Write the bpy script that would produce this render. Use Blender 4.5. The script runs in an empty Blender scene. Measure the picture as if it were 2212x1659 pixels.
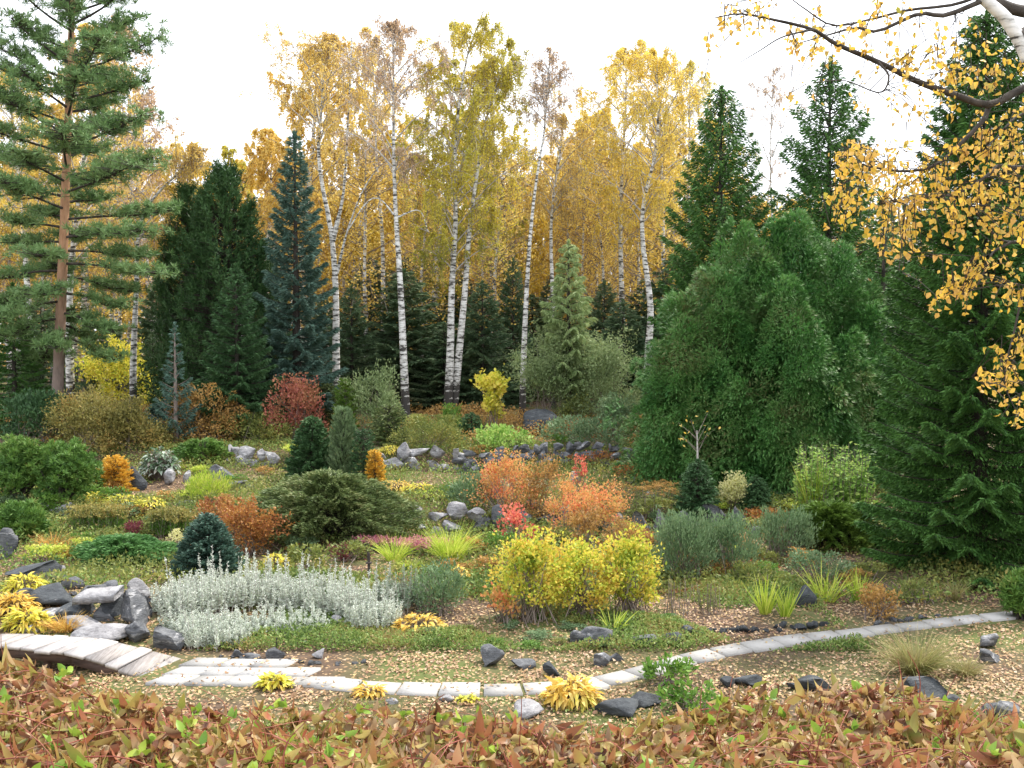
import bpy, bmesh, math
import numpy as np
from mathutils import Vector, noise as mnoise

# ------------------------------------------------------------------ camera, sky, sun, exposure
SC = bpy.context.scene
COL = SC.collection
PW, PH, F = 2212.0, 1659.0, 2268.0          # measuring frame of the photograph and its focal length
TILT = math.radians(2.76)
EYE = 4.0
cam = bpy.data.cameras.new('camera')
cam.lens = 36.0 * F / PW
cam.clip_end = 900
cam.clip_start = 0.05
camo = bpy.data.objects.new('camera', cam)
COL.objects.link(camo)
camo.location = (0, 0, EYE)
camo.rotation_euler = (math.radians(90) - TILT, 0, 0)
SC.camera = camo

SUN = Vector((0.42, 0.42, 0.80)).normalized()      # direction to the sun
sun_el = math.asin(SUN.z)
sun_az = math.atan2(SUN.x, SUN.y)
w = bpy.data.worlds.new('World')
SC.world = w
w.use_nodes = True
nt = w.node_tree
bg = nt.nodes['Background']
sky = nt.nodes.new('ShaderNodeTexSky')
sky.sky_type = 'NISHITA'
sky.sun_disc = False
sky.sun_elevation = sun_el
sky.sun_rotation = sun_az
sky.dust_density = 4.0
mixn = nt.nodes.new('ShaderNodeMix')
mixn.data_type = 'RGBA'
mixn.inputs[0].default_value = 0.86
nt.links.new(sky.outputs[0], mixn.inputs[6])
mixn.inputs[7].default_value = (7.6, 7.8, 8.2, 1)   # thin bright cloud over the whole sky
nt.links.new(mixn.outputs[2], bg.inputs[0])
bg.inputs[1].default_value = 0.15
sl = bpy.data.lights.new('sun', 'SUN')
sl.energy = 2.9
sl.angle = math.radians(2.0)
sl.color = (1.0, 0.94, 0.84)
so = bpy.data.objects.new('sun', sl)
COL.objects.link(so)
so.rotation_euler = SUN.to_track_quat('Z', 'Y').to_euler()
so.location = (0, 0, 40)
SC.view_settings.view_transform = 'Standard'
SC.view_settings.look = 'None'
SC.view_settings.exposure = 1.03
SC.view_settings.gamma = 1.0
SC.cycles.max_bounces = 6
SC.cycles.transparent_max_bounces = 4

# ------------------------------------------------------------------ small maths
def rg(seed): return np.random.default_rng(seed)
def A(*r): return np.array(r, float)
def unit(v):
    v = np.asarray(v, float)
    n = np.linalg.norm(v, axis=-1, keepdims=True)
    return v / np.maximum(n, 1e-9)
def rdir(r, n): return unit(r.normal(size=(n, 3)))
def perp(D, r):
    S = np.cross(D, rdir(r, len(D)))
    return unit(S)
def smooth(t):
    t = np.clip(t, 0, 1)
    return t * t * (3 - 2 * t)

def wob(x): return 0.35 * np.sin(x * 0.55 + 0.6) + 0.15 * np.sin(x * 1.7)
def tz(x, y):
    x = np.asarray(x, float); y = np.asarray(y, float)
    z = np.clip(y - 13, 0, 23) * 0.035 + np.clip(y - 36, 0, 300) * 0.015
    z = z + 0.22 * smooth((y - 20.2 - wob(x)) / 0.35) + 0.28 * smooth((y - 26.1 - wob(x)) / 0.4)
    z = z + 2.5 * (1 - smooth((y - 3.4) / 4.2))
    n = 0.03 * np.sin(x * 1.3 + y * .7) + 0.03 * np.sin(x * .5 - y * 1.1 + 2) + .02 * np.sin(x * 2.9 + y * 2.3)
    z = z + n * smooth((y - 13.2) / 4)
    # rockery mound at the left
    z = z + 0.22 * np.exp(-((x + 6.2) / 1.6) ** 2 - ((y - 14.6) / 1.3) ** 2)
    return z
ca, sa = math.cos(TILT), math.sin(TILT)
def ray(px, py):
    u = px - PW / 2; v = PH / 2 - py
    return A(u, F * ca + v * sa, -F * sa + v * ca)
def at(px, py, y):
    d = ray(px, py); t = y / d[1]
    return A(0, 0, EYE) + d * t
def G(px, py):
    d = ray(px, py); d = d / d[1]
    y = 8.2
    while y < 150:
        p = A(0, 0, EYE) + d * y
        if p[2] <= tz(p[0], p[1]): break
        y += 0.04
    p = A(0, 0, EYE) + d * y
    p[2] = float(tz(p[0], p[1]))
    return p
def gy(px, y):                                   # ground point in the picture column px at distance y
    x = (px - PW / 2) / F * y
    return A(x, y, float(tz(x, y)))
def htop(py, y): return at(1106, py, y)[2]

# ------------------------------------------------------------------ mesh making
def mk(name, geo, mat, parent=None, sm=False, loc=None):
    geo = [g for g in geo if len(g[0])]
    vs, lp, ct, off = [], [], [], 0
    for V, Fc in geo:
        vs.append(np.asarray(V, float).reshape(-1, 3))
        Fc = np.asarray(Fc, np.int64)
        lp.append((Fc + off).ravel()); ct.append(np.full(len(Fc), Fc.shape[1]))
        off += len(vs[-1])
    V = np.concatenate(vs).astype(np.float32); L = np.concatenate(lp).astype(np.int32); T = np.concatenate(ct)
    me = bpy.data.meshes.new(name)
    me.vertices.add(len(V)); me.vertices.foreach_set('co', V.ravel())
    me.loops.add(len(L)); me.loops.foreach_set('vertex_index', L)
    me.polygons.add(len(T))
    me.polygons.foreach_set('loop_start', np.concatenate([[0], np.cumsum(T)[:-1]]).astype(np.int32))
    me.update(calc_edges=True)
    if sm: me.polygons.foreach_set('use_smooth', np.ones(len(T), bool))
    me.materials.append(mat)
    o = bpy.data.objects.new(name, me)
    COL.objects.link(o)
    if parent is not None: o.parent = parent
    if loc is not None: o.location = loc
    return o
def tag(o, label, cat=None, group=None, kind=None):
    if label: o['label'] = label
    if cat: o['category'] = cat
    if group: o['group'] = group
    if kind: o['kind'] = kind
    return o
def thing(name, label, cat, loc, rz=0, group=None):
    o = bpy.data.objects.new(name, None)
    o.empty_display_size = 0.2
    COL.objects.link(o)
    o.location = tuple(loc); o.rotation_euler = (0, 0, rz)
    return tag(o, label, cat, group)
def dup(root, loc, rz, label, group, s=1.0, sz=None, tilt=0):
    c = root.copy(); COL.objects.link(c)
    c.location = tuple(loc); c.rotation_euler = (0, tilt, rz); c.scale = (s, s, sz or s)
    c['label'] = label
    if group: c['group'] = group
    for ch in list(root.children):
        d = ch.copy(); COL.objects.link(d); d.parent = c
    return c

def sheets(P, D, S, L, W, fold=0.0, mid=.45):     # one folded four-cornered leaf each
    n = len(P); D = unit(D); N = np.cross(D, S)
    L = np.broadcast_to(np.asarray(L, float), (n,))[:, None]; W = np.broadcast_to(np.asarray(W, float), (n,))[:, None]
    m = P + D * L * mid + N * W * fold
    V = np.stack([P, m + S * W / 2, P + D * L, m - S * W / 2], 1).reshape(-1, 3)
    return V, np.arange(4 * n).reshape(n, 4)
def leaf8(P, D, S, L, W, droop=.3, fold=.2):      # curved pointed leaf with a midrib
    n = len(P); D = unit(D); N = unit(np.cross(S, D))
    L = np.broadcast_to(np.asarray(L, float), (n,))[:, None]; W = np.broadcast_to(np.asarray(W, float), (n,))[:, None]
    droop = np.broadcast_to(np.asarray(droop, float), (n,))[:, None]
    def c(t): return P + D * L * t - N * L * droop * t * t
    b, c1, c2, t = c(0), c(.35), c(.7), c(1)
    u = N * W * fold
    V = np.stack([b, c1, c2, t, c1 + S * W * .5 + u, c2 + S * W * .36 + u * .6, c1 - S * W * .5 + u, c2 - S * W * .36 + u * .6], 1).reshape(-1, 3)
    k = (np.arange(n) * 8)[:, None]
    T = np.concatenate([k + A(0, 1, 4), k + A(0, 6, 1), k + A(5, 2, 3), k + A(2, 7, 3), k + A(1, 2, 4), k + A(2, 5, 4), k + A(1, 6, 2), k + A(6, 7, 2)]).astype(int)
    return V, T
def blades(P, D, L, W, bend=.5, r=None, seg=3):   # grass blades arching over
    n = len(P); D = unit(D); S = unit(np.cross(D, A(0, 0, 1)) + 0.4 * r.normal(size=(n, 3)))
    L = np.broadcast_to(np.asarray(L, float), (n,))[:, None]; bend = np.broadcast_to(np.asarray(bend, float), (n,))[:, None]
    rows = []
    H = unit(D * A(1, 1, 0) + 1e-4)
    for i in range(seg + 1):
        t = i / seg
        c = P + D * L * t + (H * .35 - A(0, 0, 1) * .65) * L * bend * t * t
        wd = W * (1 - t ** 1.6) * (.75 + .6 * t)
        if i < seg: rows += [c - S * wd / 2, c + S * wd / 2]
        else: rows += [c]
    V = np.stack(rows, 1).reshape(-1, 3); m = 2 * seg + 1
    k = (np.arange(n) * m)[:, None]
    Q = np.concatenate([k + A(2 * i, 2 * i + 1, 2 * i + 3, 2 * i + 2) for i in range(seg - 1)]).astype(int)
    T = (k + A(2 * seg - 2, 2 * seg - 1, 2 * seg)).astype(int)
    # two face sizes share one vertex block: triangles as degenerate-free extra geometry
    Tv = V[T.ravel()].reshape(-1, 3)
    return [(V, Q), (V, T)] if False else _join(V, Q, T)
def _join(V, Q, T):
    Q2 = np.concatenate([Q[:, [0, 1, 2]], Q[:, [0, 2, 3]]])
    return V, np.concatenate([Q2, T])
def sticks(Pa, Pb, ra, rb):                       # three-sided straight twigs
    n = len(Pa); D = unit(Pb - Pa)
    ref = np.where(np.abs(D[:, 2:3]) > .8, A(1, 0, 0), A(0, 0, 1))
    X = unit(np.cross(D, ref)); Y = np.cross(D, X)
    ra = np.broadcast_to(np.asarray(ra, float), (n,))[:, None]; rb = np.broadcast_to(np.asarray(rb, float), (n,))[:, None]
    rows = []
    for Pp, rr in ((Pa, ra), (Pb, rb)):
        for k in range(3):
            a = k * 2.0944
            rows.append(Pp + (X * math.cos(a) + Y * math.sin(a)) * rr)
    V = np.stack(rows, 1).reshape(-1, 3); k = (np.arange(n) * 6)[:, None]
    Q = np.concatenate([k + A(0, 1, 4, 3), k + A(1, 2, 5, 4), k + A(2, 0, 3, 5)]).astype(int)
    return V, Q
def chain(PT, r0, r1):                            # PT (n, k, 3) polylines as sticks
    k = PT.shape[1]; out = []
    for i in range(k - 1):
        a = r0 + (r1 - r0) * i / (k - 1); b = r0 + (r1 - r0) * (i + 1) / (k - 1)
        V, Q = sticks(PT[:, i], PT[:, i + 1], a, b); out.append((V, Q))
    return out
def tube(pts, rad, n=10, wav=0.0, r=None):
    pts = np.asarray(pts, float); rad = np.asarray(rad, float); k = len(pts)
    T = np.gradient(pts, axis=0); T = unit(T)
    X = unit(np.cross(T, A(0.13, 1, 0.1))); Y = np.cross(T, X)
    a = np.arange(n) * 2 * math.pi / n
    R = rad[:, None] * np.ones(n)
    if r is not None and wav: R = R * (1 + wav * r.normal(size=(k, n)))
    V = pts[:, None] + R[:, :, None] * (np.cos(a)[None, :, None] * X[:, None] + np.sin(a)[None, :, None] * Y[:, None])
    Q = []
    for i in range(k - 1):
        for j in range(n):
            Q.append((i * n + j, i * n + (j + 1) % n, (i + 1) * n + (j + 1) % n, (i + 1) * n + j))
    return V.reshape(-1, 3), np.array(Q)
def spline(pts, m):                               # Catmull-Rom through the given rows
    P = np.asarray(pts, float); P = np.vstack([2 * P[0] - P[1], P, 2 * P[-1] - P[-2]])
    out = []; k = len(P) - 3
    for u in np.linspace(0, k - 1e-6, m):
        i = int(u); t = u - i; a, b, c, d = P[i:i + 4]
        out.append(.5 * (2 * b + (c - a) * t + (2 * a - 5 * b + 4 * c - d) * t * t + (3 * b - a - 3 * c + d) * t ** 3))
    return np.array(out)

# ------------------------------------------------------------------ materials
MATS = {}
def newmat(name):
    m = bpy.data.materials.new(name); m.use_nodes = True
    t = m.node_tree; b = t.nodes['Principled BSDF']
    return m, t, b
def ramp(t, cols, fac):
    n = t.nodes.new('ShaderNodeValToRGB'); e = n.color_ramp.elements
    k = len(cols)
    for i, c in enumerate(cols):
        pos = c[3] if len(c) > 3 else i / max(1, k - 1)
        if i < 2: el = e[i]; el.position = pos
        else: el = e.new(pos)
        el.color = (c[0], c[1], c[2], 1)
    t.links.new(fac, n.inputs[0]); return n.outputs[0]
def mth(t, op, a, b=None, clamp=False):
    n = t.nodes.new('ShaderNodeMath'); n.operation = op; n.use_clamp = clamp
    for i, v in enumerate((a, b)):
        if v is None: continue
        if hasattr(v, 'links'): t.links.new(v, n.inputs[i])
        else: n.inputs[i].default_value = v
    return n.outputs[0]
def noise(t, scale, detail=2, vec=None, rough=.5):
    n = t.nodes.new('ShaderNodeTexNoise'); n.inputs['Scale'].default_value = scale; n.inputs['Detail'].default_value = detail
    n.inputs['Roughness'].default_value = rough
    if vec is None:
        c = t.nodes.new('ShaderNodeTexCoord'); vec = c.outputs['Object']
    t.links.new(vec, n.inputs['Vector']); return n.outputs[0]
def leafmat(name, cols, trans=.3, scale=1.2, mix=.5, rough=.55, var=.15):
    m, t, b = newmat(name)
    g = t.nodes.new('ShaderNodeNewGeometry'); oi = t.nodes.new('ShaderNodeObjectInfo')
    nz = mth(t, 'MULTIPLY_ADD', noise(t, scale, 3), 3.2); nz.node.inputs[2].default_value = -1.1; nz.node.use_clamp = True
    f = mth(t, 'ADD', mth(t, 'MULTIPLY', g.outputs['Random Per Island'], 1 - mix), mth(t, 'MULTIPLY', nz, mix))
    f = mth(t, 'ADD', f, mth(t, 'MULTIPLY', mth(t, 'SUBTRACT', oi.outputs['Random'], .5), var), True)
    c = ramp(t, cols, f)
    t.links.new(c, b.inputs['Base Color'])
    b.inputs['Roughness'].default_value = rough
    b.inputs['Specular IOR Level'].default_value = .3
    tr = t.nodes.new('ShaderNodeBsdfTranslucent'); t.links.new(c, tr.inputs[0])
    mx = t.nodes.new('ShaderNodeMixShader'); mx.inputs[0].default_value = trans
    t.links.new(b.outputs[0], mx.inputs[1]); t.links.new(tr.outputs[0], mx.inputs[2])
    t.links.new(mx.outputs[0], t.nodes['Material Output'].inputs[0])
    MATS[name] = m; return m
def plain(name, cols, scale=8, rough=.8, stretch=None, bump=.3, detail=4, spec=.3):
    m, t, b = newmat(name); vec = None
    c = t.nodes.new('ShaderNodeTexCoord'); vec = c.outputs['Object']
    if stretch:
        mp = t.nodes.new('ShaderNodeMapping'); mp.inputs['Scale'].default_value = stretch
        t.links.new(vec, mp.inputs[0]); vec = mp.outputs[0]
    nz = mth(t, 'MULTIPLY_ADD', noise(t, scale, detail, vec, .6), 2.4); nz.node.inputs[2].default_value = -.7; nz.node.use_clamp = True
    t.links.new(ramp(t, cols, nz), b.inputs['Base Color'])
    b.inputs['Roughness'].default_value = rough; b.inputs['Specular IOR Level'].default_value = spec
    if bump:
        bp = t.nodes.new('ShaderNodeBump'); bp.inputs['Strength'].default_value = bump; bp.inputs['Distance'].default_value = .03
        t.links.new(noise(t, scale * 2.5, 4, vec), bp.inputs['Height']); t.links.new(bp.outputs[0], b.inputs['Normal'])
    MATS[name] = m; return m
# foliage palettes
leafmat('birch_gold', [(.54, .39, .06), (.75, .55, .075), (.85, .67, .16), (.60, .52, .08)], .45, .35, .5)
leafmat('birch_orange', [(.54, .38, .11), (.73, .51, .11), (.83, .63, .20), (.66, .50, .12)], .45, .35, .5)
leafmat('birch_lime', [(.26, .28, .05), (.46, .43, .06), (.70, .58, .08), (.78, .60, .12)], .42, .30, .65)
leafmat('birch_pink', [(.50, .36, .27), (.62, .45, .30), (.68, .48, .26), (.48, .37, .31)], .35, .4, .5)
leafmat('wood_far', [(.40, .30, .14), (.62, .46, .13), (.74, .56, .14), (.48, .38, .20)], .3, .12, .6)
leafmat('near_birch', [(.34, .40, .07), (.66, .42, .05), (.76, .50, .08), (.70, .42, .12), (.50, .50, .10)], .45, 1.2, .35)
leafmat('spruce_dark', [(0.016, 0.057, 0.014), (0.047, 0.128, 0.024), (0.095, 0.216, 0.041), (0.047, 0.108, 0.035)], .1, 1.2, .4)
leafmat('spruce_mid', [(0.031, 0.078, 0.031), (0.062, 0.137, 0.049), (0.098, 0.195, 0.072)], .1, 1.2, .4)
leafmat('spruce_blue', [(0.043, 0.094, 0.07), (0.094, 0.174, 0.131), (0.189, 0.29, 0.225)], .1, 1.5, .4)
leafmat('dwarf_blue', [(.030, .075, .055), (.07, .14, .10), (.15, .24, .18)], .1, 6, .3)
leafmat('pine_green', [(.06, .12, .045), (.12, .22, .07), (.20, .32, .12), (.14, .20, .06)], .12, .9, .5)
leafmat('stone_pine', [(.018, .060, .020), (.055, .125, .038), (.11, .20, .07)], .1, .8, .4)
leafmat('understory', [(0.051, 0.093, 0.051), (0.093, 0.162, 0.076), (0.145, 0.212, 0.102), (0.187, 0.17, 0.102)], .1, .5, .5)
leafmat('thuja', [(0.025, 0.091, 0.021), (0.055, 0.173, 0.038), (0.103, 0.25, 0.058), (0.143, 0.25, 0.077), (0.19, 0.154, 0.067)], .15, .9, .55)
leafmat('willow', [(0.138, 0.196, 0.081), (0.23, 0.31, 0.127), (0.31, 0.391, 0.184), (0.345, 0.368, 0.138)], .3, .8, .4)
leafmat('willow_fresh', [(.16, .25, .09), (.26, .36, .14), (.36, .46, .20), (.38, .42, .15)], .35, .8, .4)
leafmat('dull_red', [(.22, .06, .05), (.40, .12, .09), (.50, .22, .12), (.30, .20, .08)], .3, 1.8, .5)
leafmat('juniper', [(.045, .075, .025), (.10, .15, .045), (.18, .23, .08), (.27, .26, .11)], .12, 2.5, .4)
leafmat('juniper_lime', [(.05, .10, .018), (.11, .20, .030), (.19, .29, .045)], .2, 2.5, .5)
leafmat('carpet_green', [(.04, .12, .03), (.09, .22, .06), (.15, .30, .09)], .2, 2.5, .5)
leafmat('mugo', [(0.042, 0.102, 0.024), (0.09, 0.192, 0.036), (0.156, 0.276, 0.054), (0.264, 0.216, 0.06)], .15, 1.4, .5)
leafmat('column_grey', [(0.092, 0.161, 0.069), (0.161, 0.241, 0.115), (0.23, 0.31, 0.161)], .2, 3, .4)
leafmat('fresh_green', [(.05, .13, .02), (.13, .26, .04), (.24, .38, .07)], .35, 2.5, .4)
leafmat('tall_green', [(.09, .20, .04), (.22, .40, .07), (.38, .55, .14), (.50, .52, .16)], .35, 2.5, .4)
leafmat('sage', [(0.075, 0.138, 0.063), (0.138, 0.23, 0.103), (0.218, 0.31, 0.161), (0.172, 0.241, 0.092)], .25, 2.0, .4)
leafmat('olive', [(0.112, 0.112, 0.037), (0.225, 0.213, 0.062), (0.35, 0.3, 0.088), (0.425, 0.25, 0.075)], .3, 1.3, .5)
leafmat('olive_green', [(0.078, 0.117, 0.033), (0.156, 0.195, 0.052), (0.286, 0.312, 0.078), (0.442, 0.338, 0.091)], .3, 1.6, .5)
leafmat('tawny', [(0.184, 0.127, 0.057), (0.391, 0.23, 0.081), (0.552, 0.322, 0.092), (0.345, 0.276, 0.092)], .3, 1.6, .5)
leafmat('red_orange', [(.36, .06, .03), (.62, .15, .05), (.75, .30, .06), (.60, .34, .08)], .4, 2.0, .6)
leafmat('orange', [(.66, .14, .10), (.76, .28, .12), (.80, .42, .16), (.52, .42, .12), (.72, .20, .13), (.74, .50, .20)], .4, 1.8, .5)
leafmat('crimson', [(.50, .07, .07), (.70, .15, .12), (.76, .28, .16), (.60, .10, .10)], .4, 3, .4)
leafmat('rust', [(.16, .05, .03), (.34, .13, .05), (.46, .24, .06), (.36, .10, .05)], .3, 2.5, .5)
leafmat('dogwood', [(.20, .32, .04), (.38, .48, .06), (.60, .60, .08), (.72, .60, .10), (.66, .42, .08), (.36, .22, .06)], .4, 1.8, .45)
leafmat('lemon', [(.34, .44, .05), (.62, .60, .07), (.78, .68, .12), (.74, .52, .10)], .4, 2.5, .4, .4)
leafmat('amber', [(.50, .32, .05), (.74, .50, .08), (.82, .62, .20), (.62, .56, .10)], .4, 2.5, .4)
leafmat('larch', [(.50, .26, .03), (.72, .42, .05), (.78, .50, .09), (.40, .34, .05)], .35, 3, .4)
leafmat('lime_grass', [(.18, .32, .03), (.42, .55, .06), (.62, .66, .14), (.72, .58, .16)], .4, 2, .4)
leafmat('straw', [(.22, .19, .09), (.36, .30, .14), (.30, .30, .10), (.16, .19, .07)], .3, 2, .3)
leafmat('gold_grass', [(.45, .24, .06), (.65, .40, .10), (.50, .42, .10)], .35, 2, .4)
leafmat('silver', [(.34, .40, .31), (.56, .61, .52), (.72, .76, .68), (.44, .52, .38)], .25, 3, .35)
leafmat('pewter', [(.16, .24, .15), (.28, .36, .26), (.45, .50, .42)], .25, 3, .35)
leafmat('pink_head', [(.42, .12, .16), (.58, .24, .28), (.50, .30, .26)], .2, 4, .3)
leafmat('cream', [(.50, .52, .18), (.75, .72, .36), (.85, .80, .50)], .35, 3, .3)
leafmat('bergenia', [(.05, .10, .05), (.14, .22, .12), (.42, .48, .40), (.36, .20, .18)], .2, 4, .2, .25)
leafmat('maroon', [(.10, .03, .04), (.22, .06, .07), (.34, .10, .10)], .3, 4, .3)
leafmat('creeper', [(.22, .29, .05), (.21, .075, .04), (.36, .33, .08), (.38, .18, .08), (.24, .27, .055), (.30, .11, .055), (.46, .38, .13), (.38, .12, .065), (.52, .38, .21), (.10, .045, .028), (.33, .13, .06), (.34, .34, .08), (.42, .24, .11)], .38, 1.6, .42, .42)
leafmat('creeper_green', [(.12, .26, .05), (.24, .38, .05), (.38, .44, .06)], .35, 3, .3, .4)
leafmat('litter', [(.10, .05, .03), (.42, .27, .14), (.20, .10, .06), (.60, .46, .22), (.28, .14, .08), (.54, .40, .26), (.40, .26, .17), (.12, .06, .04)], .15, 1.2, .2)
leafmat('low_green', [(0.048, 0.096, 0.024), (0.132, 0.216, 0.048), (0.264, 0.36, 0.096), (0.312, 0.24, 0.084), (0.168, 0.096, 0.048)], .3, .9, .5)
leafmat('grass_short', [(.07, .10, .03), (.14, .17, .05), (.22, .21, .09)], .3, .9, .5)
# wood, stone
plain('pine_bark', [(.10, .075, .06), (.24, .16, .12), (.36, .22, .14)], 7, .9, (1, 1, .35), .8)
plain('dark_and_backlit_bark', [(.025, .022, .019), (.055, .046, .038), (.085, .072, .06)], 9, .9, (1, 1, .4), .5)  # dark conifer bark; its colour also stands in for backlighting on near birch limbs
plain('pale_twig', [(.30, .27, .25), (.52, .49, .46), (.22, .18, .16)], 5, .8, None, 0)
plain('brown_twig', [(.13, .10, .085), (.22, .175, .15), (.32, .27, .24)], 5, .8, None, 0)
plain('red_stem', [(.14, .04, .025), (.28, .075, .05), (.26, .15, .08)], 9, .5, None, 0)
def stone(name, dk, md, lt, white, thr):
    m, t, b = newmat(name); c = t.nodes.new('ShaderNodeTexCoord'); oi = t.nodes.new('ShaderNodeObjectInfo')
    ad = t.nodes.new('ShaderNodeVectorMath'); ad.operation = 'ADD'; t.links.new(c.outputs['Object'], ad.inputs[0]); t.links.new(oi.outputs['Location'], ad.inputs[1])
    mp = t.nodes.new('ShaderNodeMapping'); mp.inputs['Rotation'].default_value = (.5, .35, 0); mp.inputs['Scale'].default_value = (1, 1, 3.2); t.links.new(ad.outputs[0], mp.inputs[0])
    n1 = noise(t, 5, 10, mp.outputs[0], .7); n2 = noise(t, 2.6, 8, mp.outputs[0], .75); n3 = noise(t, 26, 4, ad.outputs[0])
    c1 = ramp(t, [dk + (.30,), md + (.48,), lt + (.72,)], mth(t, 'ADD', mth(t, 'MULTIPLY', n1, .8), mth(t, 'MULTIPLY', n3, .2)))
    mx = t.nodes.new('ShaderNodeMix'); mx.data_type = 'RGBA'; t.links.new(ramp(t, [(0, 0, 0, thr), (1, 1, 1, thr + .07)], n2), mx.inputs[0]); t.links.new(c1, mx.inputs[6]); mx.inputs[7].default_value = white + (1,)
    t.links.new(mx.outputs[2], b.inputs['Base Color']); b.inputs['Roughness'].default_value = .8; b.inputs['Specular IOR Level'].default_value = .3
    bp = t.nodes.new('ShaderNodeBump'); bp.inputs['Strength'].default_value = 1; bp.inputs['Distance'].default_value = .06; t.links.new(n1, bp.inputs['Height']); t.links.new(bp.outputs[0], b.inputs['Normal'])
    MATS[name] = m
stone('rock_dark', (.02, .022, .026), (.055, .062, .07), (.11, .12, .125), (.24, .24, .25), .60)
stone('rock_mid', (.03, .032, .038), (.11, .115, .125), (.22, .225, .235), (.40, .40, .41), .57)
stone('rock_pale', (.07, .068, .075), (.26, .255, .265), (.44, .435, .45), (.50, .50, .51), .54)
plain('plank', [(.16, .14, .13), (.30, .27, .26), (.42, .39, .38), (.24, .21, .19)], 2.2, .8, (14, 1.2, 6), .3, 6)
def plank_mat():
    m, t, b = newmat('plank_boards')
    g = t.nodes.new('ShaderNodeNewGeometry'); c = t.nodes.new('ShaderNodeTexCoord')
    mp = t.nodes.new('ShaderNodeMapping'); mp.inputs['Rotation'].default_value = (0, 0, .42); mp.inputs['Scale'].default_value = (30, 1.6, 4); t.links.new(c.outputs['Object'], mp.inputs[0])
    n1 = noise(t, 1.6, 6, mp.outputs[0], .65); n2 = noise(t, 3.2, 3)
    f = mth(t, 'ADD', mth(t, 'MULTIPLY', g.outputs['Random Per Island'], .35), mth(t, 'MULTIPLY', n1, .75)); f = mth(t, 'ADD', f, mth(t, 'MULTIPLY', mth(t, 'SUBTRACT', n2, .5), .5), True)
    t.links.new(ramp(t, [(.12, .10, .09, .15), (.28, .255, .24, .40), (.42, .39, .375, .62), (.52, .49, .48, .9)], f), b.inputs['Base Color']); b.inputs['Roughness'].default_value = .8
    bp = t.nodes.new('ShaderNodeBump'); bp.inputs['Strength'].default_value = .5; bp.inputs['Distance'].default_value = .01; t.links.new(n1, bp.inputs['Height']); t.links.new(bp.outputs[0], b.inputs['Normal'])
    MATS['plank'] = m
plank_mat()
plain('beam', [(.035, .025, .02), (.09, .06, .05), (.14, .09, .07)], 6, .8, (.5, 1, 2), .4)
def paving_mat():
    m, t, b = newmat('paving_slabs'); g = t.nodes.new('ShaderNodeNewGeometry')
    n1 = noise(t, 2.2, 8, None, .7); n2 = noise(t, 40, 4)
    f = mth(t, 'ADD', mth(t, 'MULTIPLY', g.outputs['Random Per Island'], .30), mth(t, 'MULTIPLY', n1, .62)); f = mth(t, 'ADD', f, mth(t, 'MULTIPLY', n2, .14), True)
    t.links.new(ramp(t, [(.13, .12, .10, .22), (.28, .27, .255, .38), (.38, .37, .355, .55), (.46, .45, .435, .85)], f), b.inputs['Base Color']); b.inputs['Roughness'].default_value = .9
    bp = t.nodes.new('ShaderNodeBump'); bp.inputs['Strength'].default_value = .5; bp.inputs['Distance'].default_value = .008; t.links.new(n2, bp.inputs['Height']); t.links.new(bp.outputs[0], b.inputs['Normal'])
    MATS['paving'] = m
paving_mat()
plain('rusty', [(.03, .025, .025), (.07, .055, .05)], 12, .7)
def birch_bark():
    m, t, b = newmat('birch_bark')
    c = t.nodes.new('ShaderNodeTexCoord'); vec = c.outputs['Object']
    mp = t.nodes.new('ShaderNodeMapping'); mp.inputs['Scale'].default_value = (2.2, 2.2, 9); t.links.new(vec, mp.inputs[0])
    n1 = noise(t, 1.6, 5, mp.outputs[0], .65)
    sp = t.nodes.new('ShaderNodeSeparateXYZ'); t.links.new(vec, sp.inputs[0])
    low = mth(t, 'MULTIPLY', mth(t, 'SUBTRACT', 1.0, mth(t, 'DIVIDE', sp.outputs[2], 1.6), True), .22)
    f = mth(t, 'SUBTRACT', n1, low)
    col = ramp(t, [(.03, .026, .024, .0), (.045, .04, .036, .43), (.46, .45, .42, .475), (.72, .71, .69, .60), (.84, .83, .81, 1)], f)
    t.links.new(col, b.inputs['Base Color']); b.inputs['Roughness'].default_value = .7
    MATS['birch_bark'] = m
birch_bark()
def scots_bark():
    m, t, b = newmat('scots_bark')
    c = t.nodes.new('ShaderNodeTexCoord'); vec = c.outputs['Object']
    mp = t.nodes.new('ShaderNodeMapping'); mp.inputs['Scale'].default_value = (7, 7, 2.2); t.links.new(vec, mp.inputs[0])
    n1 = noise(t, 1.8, 5, mp.outputs[0], .65)
    lowc = ramp(t, [(.06, .045, .04), (.20, .15, .125), (.30, .22, .18)], n1)
    hic = ramp(t, [(.26, .12, .06), (.46, .25, .14), (.58, .36, .22)], n1)
    sp = t.nodes.new('ShaderNodeSeparateXYZ'); t.links.new(vec, sp.inputs[0])
    h = mth(t, 'DIVIDE', mth(t, 'SUBTRACT', sp.outputs[2], 2.0), 3.5, True)
    mx = t.nodes.new('ShaderNodeMix'); mx.data_type = 'RGBA'
    t.links.new(h, mx.inputs[0]); t.links.new(lowc, mx.inputs[6]); t.links.new(hic, mx.inputs[7])
    t.links.new(mx.outputs[2], b.inputs['Base Color']); b.inputs['Roughness'].default_value = .9
    bp = t.nodes.new('ShaderNodeBump'); bp.inputs['Strength'].default_value = .8; bp.inputs['Distance'].default_value = .03
    t.links.new(n1, bp.inputs['Height']); t.links.new(bp.outputs[0], b.inputs['Normal'])
    MATS['scots_bark'] = m
scots_bark()
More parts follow.
